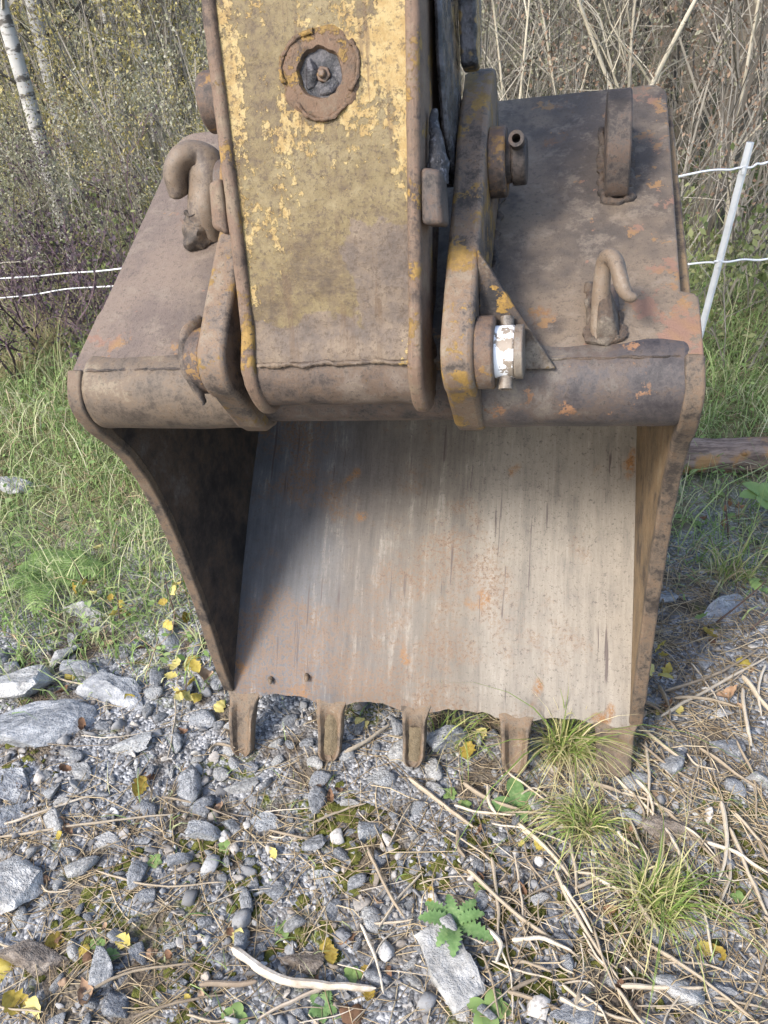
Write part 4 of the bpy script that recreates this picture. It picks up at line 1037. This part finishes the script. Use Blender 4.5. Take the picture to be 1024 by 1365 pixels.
for i in range(190):
    right = rng.random() < .78
    px = rng.uniform(600, 1024) if right else rng.uniform(0, 560); py = rng.uniform(1050 if 300 < px < 860 else 880, 1360); a = rng.normal(.7, .7) if right else rng.normal(-.25, .5); L = rng.uniform(35, 110)
    dx, dy = math.cos(a) * L / 2, math.sin(a) * L / 2
    wd = float(np.clip(rng.lognormal(1.05 if right else .7, .5), 1.4, 8)); word = 'hair thin' if wd < 1.9 else ('thin' if wd < 2.8 else 'stout')
    stalk('dry_stalk', [(px - dx, py - dy), (px + rng.normal(0, 6), py + rng.normal(0, 6)), (px + dx, py + dy)], wd, f"{word} {'short' if L < 70 else 'long'} straw {near(px, py)}", M['straw_obj'], 'loose straw stalks', lift=.008)

# ------------------------------------------------------------------ fallen leaves
def leaf_mesh(mat, cup, n=12, asp=.62, tooth=0):
    t = np.linspace(0, 1, n); wv = np.sin(np.pi * t ** .8) ** .8 * asp * .5 * (1 + rng.normal(0, .13, n)); wv[0] = .02; wv[-1] = .0
    V = []
    for u, w_ in zip(t, wv):
        z = cup * (u - .5) ** 2 * 1.6 + rng.normal(0, .025)
        V += [(u - .5, -w_, z + w_ * cup * 1.2), (u - .5, 0, z - .02), (u - .5, w_ * rng.uniform(.7, 1.1), z + w_ * cup * rng.uniform(.3, 1.6))]
    Fc = []
    for i in range(n - 1):
        for k in range(2): Fc.append((i * 3 + k, i * 3 + k + 1, i * 3 + 4 + k, i * 3 + 3 + k))
    return mesh('leaf', V, Fc, mat, 180)
LY = [leaf_mesh(M['leaf_yellow'], c, asp=a) for c, a in ((.3, .75), (.5, .65), (-.3, .8))]
LB = [leaf_mesh(M['leaf_brown'], c, asp=a) for c, a in ((.6, .6), (.9, .5), (-.5, .7))]
def leaf(px, py, wp, kind, label, group=None, up=.0):
    p = px2g(px, py); d = math.dist(p, (0, 0, H)); s = wp / 1027. * d
    o = obj('fallen_leaf', (LY if kind == 'y' else LB)[rng.integers(3)]); o.scale = (s, s, s)
    o.rotation_euler = (rng.normal(0, .35), rng.normal(0, .35), rng.uniform(0, 6.28)); o.location = (p[0], p[1], float(gz(p[0], p[1])) + .012 + up)
    return tag(o, label, 'leaf', group)
for px, py, wp, k, lab in [
 (625, 1006, 30, 'y', 'bright yellow leaf beside the grass behind the third tooth'), (640, 985, 22, 'y', 'pale yellow leaf above the bright yellow one by the teeth'), (187, 1052, 26, 'y', 'yellow leaf on gravel below the large flat slab'),
 (26, 1337, 34, 'y', 'pale yellow leaf in the bottom left corner'), (48, 1345, 30, 'y', 'yellow leaf right of the pale one in the bottom left corner'), (8, 1290, 32, 'y', 'green yellow leaf at the lower left edge'),
 (442, 1276, 22, 'y', 'small yellow leaf above the bleached branch'), (432, 1262, 18, 'y', 'tiny yellow leaf just above the one by the bleached branch'), (480, 968, 22, 'y', 'yellow leaf in the gap beside the second tooth'),
 (318, 1250, 20, 'y', 'pale leaf lying in the lower gravel'), (166, 1258, 22, 'y', 'yellow leaf in the lower left moss'), (74, 1258, 22, 'y', 'yellow leaf above the brown grey corner rock'),
 (255, 885, 30, 'y', 'yellow leaf by the left mouth edge of the bucket'), (236, 890, 24, 'y', 'yellow leaf left of the one by the bucket edge'), (275, 905, 34, 'b', 'curled red brown leaf by the left mouth edge of the bucket'),
 (296, 868, 28, 'y', 'golden leaf tucked under the left bucket edge'), (460, 1248, 26, 'b', 'brown leaf above the bleached branch at its right end'), (480, 1350, 44, 'b', 'curled tan leaf at the bottom edge'),
 (118, 1335, 36, 'b', 'dark red brown leaf low at left'), (972, 930, 30, 'b', 'red brown leaf in the litter right of the bucket'), (938, 1268, 22, 'y', 'pale green yellow leaf at lower right'), (955, 1275, 22, 'y', 'yellowish leaf next to the pale green one at lower right'), (945, 850, 22, 'y', 'pale yellow leaf by the grey boulder at right'), (175, 935, 20, 'y', 'yellow leaf lying on the large flat slab')]:
    leaf(px, py, wp, k, lab)
for i in range(80):
    k = 'b' if rng.random() < .78 else 'y'; px = rng.uniform(0, 1024); py = rng.uniform(840, 1360)
    if 300 < px < 860 and py < 1050: continue
    side = 'left' if px < 512 else 'right'
    leaf(px, py, rng.uniform(10, 20), k, f"small {'brown' if k == 'b' else 'yellow'} leaf {near(px, py)}", 'small fallen leaves')

# ------------------------------------------------------------------ weeds: thistle rosette, fern, broad leaved weeds, yellow leaved seedlings
def ribbon(m, pts, wid, up=(0, 0, 1), fold=.25, lobes=0):
    pts = [Vector(p) for p in pts]; n = len(pts); V = []
    for i, p in enumerate(pts):
        d = (pts[min(i + 1, n - 1)] - pts[max(i - 1, 0)]).normalized(); s = d.cross(Vector(up)).normalized(); nn = s.cross(d)
        w_ = wid[i] * (1 + (.35 if i % 2 else -.25) * lobes)
        V += [p - s * w_ + nn * w_ * fold, p, p + s * w_ + nn * w_ * fold]
    m.add(V, [(i * 3 + k, i * 3 + k + 1, i * 3 + 4 + k, i * 3 + 3 + k) for i in range(n - 1) for k in range(2)])
def rosette(px, py, nl, L, mat, label, lobes=1, wid=.22, dz=0, name='weed_plant', up=.5, group=None):
    p = px2g(px, py); root = empty(name, (p[0], p[1], float(gz(p[0], p[1])) + dz)); tag(root, label, 'plant', group)
    for i in range(nl):
        a = 2 * math.pi * i / nl + rng.uniform(-.3, .3); l = L * rng.uniform(.75, 1.15); e = up * rng.uniform(.6, 1.3); m = MB(); n = 17 if lobes else 9; pts = []; wd = []
        for k in range(n):
            u = k / (n - 1); pts.append((math.cos(a) * l * u, math.sin(a) * l * u, l * (e * u - .75 * e * u * u) + .004)); wd.append(l * wid * (math.sin(math.pi * min(1, u * .96 + .04)) ** .7) + .0008)
        ribbon(m, pts, wd, lobes=lobes); m.build('leaf', mat, root, 180)
rosette(606, 1238, 8, .080, M['thistle'], 'green toothed thistle rosette beside the oblong slab', 1, .17, .02, 'thistle', .7)
rosette(690, 1075, 4, .075, M['thistle'], 'broad grey green leaves below the fourth tooth', 0, .28)
rosette(1005, 700, 6, .11, M['weed'], 'light green broad leaved weed at the right edge below the log', 0, .34, .12)
rosette(650, 1350, 5, .045, M['weed'], 'small green seedling at the bottom edge', 0, .34)
rosette(315, 1358, 4, .035, M['weed'], 'round leaved green seedling at the bottom edge left of centre', 0, .45)
rosette(430, 1345, 5, .035, M['thistle'], 'tiny lobed weed under the bleached branch', 1, .3)
for px, py in [(130, 1260), (150, 1275), (205, 1150), (300, 1130), (975, 690), (960, 660), (985, 1200), (620, 1075), (600, 1060), (470, 1300), (905, 690), (930, 700), (640, 1185), (380, 1240), (700, 1080)]:
    rosette(px, py, 5, .021, M['weed'], 'tiny green weed sprout ' + near(px, py) if py > 900 else 'small green weed in the grass right of the bucket', 0, .36, name='weed_sprout', group='weed sprouts among stones' if py > 900 else 'weeds right of the bucket')

def fern(px, py, nf, L, label):
    p = px2g(px, py); root = empty('fern', (p[0], p[1], float(gz(p[0], p[1])))); tag(root, label, 'fern')
    for i in range(nf):
        a = 2 * math.pi * i / nf + rng.uniform(-.35, .35); l = L * rng.uniform(.75, 1.2); m = MB(); n = 22; rib = []
        for k in range(n + 1):
            u = k / n; rib.append(Vector((math.cos(a) * l * u * .85, math.sin(a) * l * u * .85, l * (1.0 * u - .85 * u * u))))
        m.tube(rib, list(np.linspace(.003, .0008, n + 1)), 4)
        for k in range(2, n):
            u = k / n; d = (rib[k + 1] - rib[k - 1]).normalized(); s = d.cross(Vector((0, 0, 1))).normalized(); w_ = l * .26 * math.sin(math.pi * min(1, .12 + u * .88)) ** .8
            for sg in (-1, 1):
                tip = rib[k] + s * sg * w_ + d * w_ * .35 - Vector((0, 0, w_ * .15)); mid = rib[k].lerp(tip, .5) + Vector((0, 0, .004)); e = d * l * .019
                m.add([rib[k] - e * .6, mid - e, tip, mid + e, rib[k] + e * .6], [(0, 1, 3, 4), (1, 2, 3)])
        m.build('frond', M['weed'], root, 180)
fern(72, 775, 8, .26, 'bright green fern in the grass left of the bucket')
fern(20, 470, 6, .22, 'green fern at the left edge below the fence')

def seedling(px, py, h, nl, mat, label, ls=.05, group=None):
    p = px2g(px, py); root = empty('leafy_sapling', (p[0], p[1], float(gz(p[0], p[1])))); tag(root, label, 'sapling', group)
    ax = Vector((rng.normal(0, .25), rng.normal(0, .2), 1)).normalized(); m = MB(); st = [ax * h * u + Vector((.03 * math.sin(3 * u + px), .02 * math.sin(2 * u), 0)) * h * 2 * u for u in np.linspace(0, 1, 8)]
    m.tube(st, list(np.linspace(.0035, .0015, 8)), 5)
    m.build('stem', M['darktwig'], root, 60)
    for i in range(nl):
        q = st[min(7, 2 + int(6 * i / nl))] + Vector((rng.normal(0, .045), rng.normal(0, .045), rng.normal(0, .02))); o = obj('leaf', LG[mat][rng.integers(3)], root); s = ls * rng.uniform(.7, 1.2); o.scale = (s, s, s); o.location = q; o.rotation_euler = (rng.normal(0, .6), rng.normal(0, .6), rng.uniform(0, 6.28))
M['darktwig'] = simple('dark_brown_twig', [(0, (.05, .035, .03)), (1, (.13, .09, .075))], 30, .3, .8)
LG = {'y': LY, 'b': LB, 'g': [leaf_mesh(M['weed'], c, asp=a) for c, a in ((.3, .7), (.45, .6), (-.2, .7))]}
for px, py, h, nl, k, lab in [(160, 835, .16, 5, 'y', 'dark stemmed seedling with yellow leaves left of the bucket'), (235, 830, .20, 7, 'y', 'yellow leaved seedling against the left bucket edge'), (250, 930, .10, 9, 'y', 'low cluster of yellow leaves by the bucket lip'),
     (130, 800, .20, 3, 'y', 'thin dark seedling with few leaves left of the bucket'), (955, 830, .22, 4, 'g', 'bare dark stem with small leaves right of the bucket'), (1000, 840, .24, 3, 'g', 'tall dark stem at the right edge'), (970, 720, .20, 6, 'b', 'bunch of brown stems with withered leaves below the log'), (880, 905, .10, 5, 'y', 'small yellow leaved sprig right of the bucket lip')]:
    seedling(px, py, h, nl, k, lab, .045)

# ------------------------------------------------------------------ log
def make_log():
    a = px2g(915, 625); b = px2g(1075, 622); a = np.array(a); b = np.array(b); d = b - a; L = np.linalg.norm(d); m = MB(); n = 40; seg = 22; r0 = .072
    for i in range(n):
        u = i / (n - 1)
        for k in range(seg):
            an = 2 * math.pi * k / seg; r = r0 * (1 + .10 * fbm((u * 7, math.cos(an) * 1.5, math.sin(an) * 1.5), 1) + .06 * fbm((u * 30, math.cos(an) * 6, math.sin(an) * 6), 1))
            m.V.append((u * L * 1.5 - .1, r * math.cos(an), r * math.sin(an)))
    m.F = [(i * seg + k, i * seg + (k + 1) % seg, (i + 1) * seg + (k + 1) % seg, (i + 1) * seg + k) for i in range(n - 1) for k in range(seg)] + [tuple(range(seg))[::-1], tuple(range((n - 1) * seg, n * seg))]
    root = empty('fallen_log', (a[0], a[1], float(gz(a[0], a[1])) + .06), (0, -math.atan2(d[2], math.hypot(d[0], d[1])), math.atan2(d[1], d[0]))); tag(root, 'weathered fallen log lying behind the bucket at right', 'log')
    m.build('trunk', M['log'], root, 60)
    for u, an in ((.35, 1.8), (.62, 2.4)):
        mm = MB(); c = Vector((u * L, -.04, .03)); mm.tube([c, c + Vector((.01, -.02, .02)), c + Vector((.015, -.035, .03))], [.018, .014, .010], 8); mm.build('branch_stub', M['log'], root, 60)
make_log()

# ------------------------------------------------------------------ fence: white post and cords
def fence():
    yF = 4.0
    top = pxat(1000, 190, 3.05); bot = pxat(935, 440, 3.05); g = float(gz(bot[0], bot[1])); dirv = (top - bot) / (top - bot)[2]
    foot = bot + dirv * (g - .1 - bot[2]); post = empty('fence_post', tuple(foot)); tag(post, 'leaning white plastic fence post at right holding the cords', 'fence post')
    t = Vector(top - foot); m = MB(); m.tube([t * u for u in np.linspace(0, 1, 10)], [.0145] * 10, 8, .8); m.jitter(.0015, 9); m.build('shaft', M['post'], post, 40)
    for py in (226, 350):
        q = pxat(1000 - (py - 190) * .26, py, 3.05); c = Vector(q - foot); mm = MB()
        mm.cyl(c + Vector((-.004, -.018, -.012)), c + Vector((-.004, -.018, .012)), .008, seg=12); mm.build('cord_clip', M['post'], post, 40)
    for nm, pr, pl_, lab in [('fence_rope', [(1120, 206, 3.0), (1024, 216, 3.03), (992, 224, 3.04), (900, 236, 3.15)], [(560, 300, 3.7), (165, 357, 4.2), (0, 372, 4.35), (-200, 396, 4.6)], 'upper white fence cord running behind the bucket'),
                             ('fence_rope', [(1120, 338, 3.0), (1024, 345, 3.03), (958, 349, 3.04), (905, 353, 3.15)], [(560, 372, 3.7), (165, 380, 4.15), (0, 398, 4.3), (-200, 420, 4.5)], 'lower white fence cord running behind the bucket')]:
        pts = [pxat(*q) for q in pr + pl_]; c = catmull(pts, 12); base = np.array(pts[0]); m = MB()
        m.tube([q - base + np.array([0, 0, .003 * math.sin(i * .8)]) for i, q in enumerate(c)], .0042, 6); o = m.build(nm, M['rope'], None, 60); o.location = base; tag(o, lab, 'rope', 'fence cords')
fence()

# ------------------------------------------------------------------ thicket: shrubs and trees
class Twigs:
    def __init__(self): self.m = MB(); self.L = []
    def grow(self, p, d, l, r, lev, rg, wob=.18, up=.15, split=(2, 4), seg=4):
        pts = [p.copy()]; q = p.copy(); dd = d.copy()
        for i in range(seg):
            dd = (dd + Vector((rg.normal(0, wob), rg.normal(0, wob), rg.normal(up * .4, wob * .6)))).normalized(); q = q + dd * l / seg; pts.append(q.copy())
        self.m.tube(pts, list(np.linspace(r, r * .5, len(pts))), 5 if r > .02 else 3)
        if lev > 0:
            for k in range(rg.integers(*split)):
                i = rg.integers(1, len(pts)); b = (dd + Vector(rg.normal(0, .55, 3))).normalized(); b.z += up
                self.grow(pts[i], b.normalized(), l * rg.uniform(.42, .72), max(r * .5, .0016), lev - 1, rg, wob * 1.15, up, split, max(2, seg - 1))
        else: self.L += pts[1:]
def leafcloud(pts, n, size, rg, spread=.05):
    P = np.array([p[:] for p in pts]); P = P[rg.integers(len(P), size=n)] + rg.normal(0, spread, (n, 3))
    t = np.linspace(0, 1, 3); base = np.array([(-.5, 0, 0), (0, -.28, .06), (.5, 0, 0), (0, .28, .06)]); F0 = np.array([[0, 1, 2, 3]])
    return scatter(base, F0, P, size * rg.uniform(.6, 1.3, n), '', None, .9)
def shrub_proto(name, seed, stems, h, spread, nleaf, lsize, tm, lm, lev=3, r=.012):
    rg = np.random.default_rng(seed); T = Twigs()
    for i in range(stems):
        a = rg.uniform(0, 6.28); q = Vector((math.cos(a), math.sin(a), 0)) * abs(rg.normal(0, .16)); d = Vector((math.cos(a) * spread, math.sin(a) * spread, 1)).normalized()
        T.grow(q, d, h * rg.uniform(.6, 1.1), r * rg.uniform(.6, 1.2), lev, rg)
    root = empty(name); s = T.m.build('stems', M[tm], root, None); V, Fc = leafcloud(T.L, nleaf, lsize, rg); obj('foliage', npmesh('foliage', V, Fc, M[lm]), root)
    return root
PRO = {
 'olive': shrub_proto('shrub', 1, 9, 1.9, .35, 3200, .034, 'twig', 'leaf_bush'),
 'olive2': shrub_proto('shrub', 2, 11, 1.7, .45, 3000, .032, 'twig', 'leaf_bush'),
 'gold': shrub_proto('shrub', 3, 8, 2.1, .3, 3000, .034, 'twig', 'leaf_gold'),
 'bare': shrub_proto('shrub', 4, 14, 2.1, .22, 420, .03, 'twig', 'leaf_bush', 3, .010),
 'bare2': shrub_proto('shrub', 5, 15, 2.3, .18, 120, .035, 'twig', 'leaf_rust', 3, .012),
 'russet': shrub_proto('shrub', 6, 10, 1.8, .35, 700, .04, 'twig', 'leaf_rust'),
 'purple': shrub_proto('shrub', 8, 44, .60, 1.0, 5200, .022, 'twig_purple', 'leaf_purple', 3, .007),
 'green': shrub_proto('shrub', 9, 9, .8, .9, 700, .05, 'twig', 'leaf_bramble', 2, .007),
}
used = set()
def put(kind, x, y, sc, label, group, sq=1.0):
    o = PRO[kind] if kind not in used else copy_tree(PRO[kind]); used.add(kind)
    o.location = (x, y, float(gz(x, y)) - .03); o.rotation_euler = (rng.normal(0, .05), rng.normal(0, .05), rng.uniform(0, 6.28)); o.scale = (sc, sc, sc * sq); tag(o, label, 'shrub', group); return o
KL = {'olive': 'olive leaved', 'olive2': 'pale leaved', 'gold': 'golden leaved', 'bare': 'bare twiggy', 'bare2': 'bare upright stemmed', 'russet': 'russet leaved'}
ORD = ['first', 'second', 'third', 'fourth', 'fifth', 'sixth', 'seventh', 'eighth', 'ninth', 'tenth', 'eleventh', 'twelfth']
def rowfill(y0, y1, n, half, sc, where):
    seen = {}
    for i in range(n):
        f = (i + rng.uniform(.1, .9)) / n; x = -half + 2 * half * f; y = rng.uniform(y0, y1); u = x / half
        if u < -.15: k = rng.choice(['olive', 'olive2', 'gold', 'russet', 'olive', 'bare'], p=[.27, .24, .32, .03, .10, .04])
        elif u < .25: k = rng.choice(['bare', 'olive2', 'bare2', 'russet', 'olive'], p=[.3, .25, .2, .1, .15])
        else: k = rng.choice(['bare', 'bare2', 'russet', 'olive2'], p=[.38, .36, .14, .12])
        sd = 'left of the arm' if x < 0 else 'right of the arm'
        put(str(k), x, y, sc * rng.uniform(.8, 1.25) * (.58 if x < -.6 and y < 7.3 else 1), f'{ORD[seen.setdefault((str(k), sd), 0)]} {KL[str(k)]} shrub from left in {where} {sd}', f'{KL[str(k)]} shrubs in the thicket'); seen[(str(k), sd)] += 1
rowfill(5.0, 5.8, 16, 4.0, .85, 'front thicket row')
rowfill(6.0, 7.2, 18, 5.2, 1.0, 'second thicket row')
rowfill(7.6, 9.5, 20, 6.8, 1.2, 'third thicket row')
rowfill(10, 14, 22, 10, 1.6, 'fourth thicket row')
rowfill(15, 24, 24, 17, 2.2, 'deepest thicket row')
put('purple', -2.12, 4.5, 1.2, 'low purple brown heathery shrub at the left behind the fence', None)
for x, y, s, lb in ((-1.7, 4.9, .7, 'low green bush behind the fence at left'), (1.75, 3.6, .8, 'low green bramble bush close behind the white post'), (2.2, 3.9, .9, 'low green bramble bush right of the white post'), (1.45, 4.1, .8, 'low green bramble bush between bucket and white post'), (2.7, 3.5, .8, 'low green bramble bush at the right edge')):
    put('green', x, y, s, lb, None)
for (x, y, s), lb in zip(((-2.75, 7.0, 1.0), (-2.1, 6.9, .85), (-1.5, 7.6, 1.0), (-1.2, 5.6, .8)), ORD):
    put('gold', x, y, s, f'{lb} golden shrub from left standing among the birches', 'golden shrubs among the birches')
for (x, y, s), lb in zip(((-2.5, 5.0, .5), (-2.0, 5.2, .52), (-1.5, 5.1, .55), (-.95, 5.1, .65)), ORD):
    put('olive', x, y, s, f'{lb} silvery leaved shrub from left just behind the fence', 'silvery shrubs behind the fence')
for (x, y, s), lb in zip(((1.2, 4.7, .6), (1.65, 4.5, .62), (2.1, 4.3, .6), (2.6, 4.6, .7)), ORD):
    put('russet', x, y, s, f'{lb} short russet shrub right of the bucket behind the fence', 'short russet shrubs behind the fence')

def tree(px, y, rpx, bark, lm, label, seed, lean=0, h=6.5, group=None):
    rg = np.random.default_rng(seed); p = pxat(px, 40, y); x = p[0]; z = float(gz(x, y)); r = rpx / 1027. * y / math.cos(R(35)) * .55
    root = empty('birch_tree' if bark == 'birch' else 'tree', (x - lean * 1.5, y, z - .05)); tag(root, label, 'tree', group)
    m = MB(); n = 16; pts = []; q = Vector((0, 0, 0))
    for i in range(n):
        u = i / (n - 1); pts.append(Vector((lean * u * h + .06 * math.sin(3 * u + seed), .05 * math.sin(4 * u + seed * 2), u * h)))
    m.tube(pts, list(np.linspace(r * 1.25, r * .25, n)), 12); m.jitter(r * .12, 6); m.build('trunk', M[bark], root, 60)
    T = Twigs()
    for k in range(16):
        i = rg.integers(3, n - 1); a = rg.uniform(0, 6.28); d = Vector((math.cos(a), math.sin(a), .7)).normalized(); T.grow(pts[i], d, 1.3 * (1.2 - i / n), r * .28, 2, rg)
    T.m.build('limbs', M['twig'], root, None)["kind"] = 'stuff'; V, Fc = leafcloud(T.L, 700, .055, rg, .1); obj('crown', npmesh('crown', V, Fc, M[lm]), root)
tree(62, 7.6, 12, 'birch', 'leaf_gold', 'leftmost white birch trunk in the thicket', 11, -.02)
tree(150, 8.4, 12, 'birch', 'leaf_gold', 'second white birch from the left', 12, .02)
tree(182, 9.6, 9, 'birch', 'leaf_gold', 'slender third birch close left of the arm', 13, .01)
tree(5, 6.0, 12, 'birch', 'leaf_gold', 'thin birch at the left edge of the picture', 14, -.04)
for px, y, r, l, lab, sd_ in [(772, 7.5, 22, .0, 'dark trunk left of the lug in the right thicket', 21), (838, 9.0, 18, .01, 'dark trunk above the top right bucket corner', 22), (905, 6.8, 24, .02, 'thick grey trunk right of the bucket corner', 23), (948, 8.0, 24, -.01, 'dark trunk second from the right edge', 24), (1005, 6.2, 26, .02, 'thickest grey trunk at the right edge', 25), (690, 10, 16, .0, 'slim trunk behind the ears of the bucket', 26), (660, 12, 20, .01, 'far trunk just right of the arm', 27), (880, 12, 22, .0, 'far trunk in the right thicket', 28), (230, 11, 16, .0, 'dark trunk close behind the left hook', 29)]:
    tree(px, y, r, 'bark', 'leaf_rust', lab, sd_, l)
def sapling_stem(px0, py0, px1, py1, y, rpx, label):
    a = pxat(px0, py0, y); b = pxat(px1, py1, y); d = (b - a); g = float(gz(a[0], y)); k = (g - a[2]) / d[2]; foot = a + d * k
    root = empty('sapling', tuple(foot)); tag(root, label, 'sapling', 'pale slender saplings'); t = Vector(b - foot) * 1.6; rg = np.random.default_rng(int(px0)); m = MB(); r = rpx / 1027. * y * 1.2 / 2
    pts = [t * u + Vector((.03 * math.sin(5 * u + px0), .02 * math.sin(4 * u), 0)) for u in np.linspace(0, 1, 14)]; m.tube(pts, list(np.linspace(r, r * .35, 14)), 6); m.build('trunk', M['palebark'], root, 60)
    T = Twigs()
    for k in range(9):
        T.grow(pts[rg.integers(4, 13)], Vector((rg.normal(0, .6), rg.normal(0, .3), .8)).normalized(), .55, r * .4, 1, rg)
    T.m.build('limbs', M['palebark'], root, None)["kind"] = 'stuff'
M['palebark'] = simple('pale_sapling_bark', [(0, (.26, .23, .175)), (.5, (.40, .36, .28)), (1, (.50, .46, .38))], 6, .3, .85)
for a in [(870, 128, 930, 0, 4.9, 7, 'pale sapling leaning right above the bucket corner'), (818, 120, 778, 0, 5.2, 6, 'pale sapling leaning left above the lug'), (845, 122, 848, 0, 5.5, 5, 'straight pale sapling above the top right corner'), (735, 125, 720, 0, 5.4, 4, 'thin pale sapling left of the lug'), (695, 130, 700, 20, 5.1, 4, 'thin pale sapling near the right ear'), (665, 130, 655, 30, 5.3, 4, 'thin pale sapling closest to the right ear'), (990, 170, 1010, 0, 5.0, 5, 'pale sapling at the right edge above the post')]:
    sapling_stem(*a)
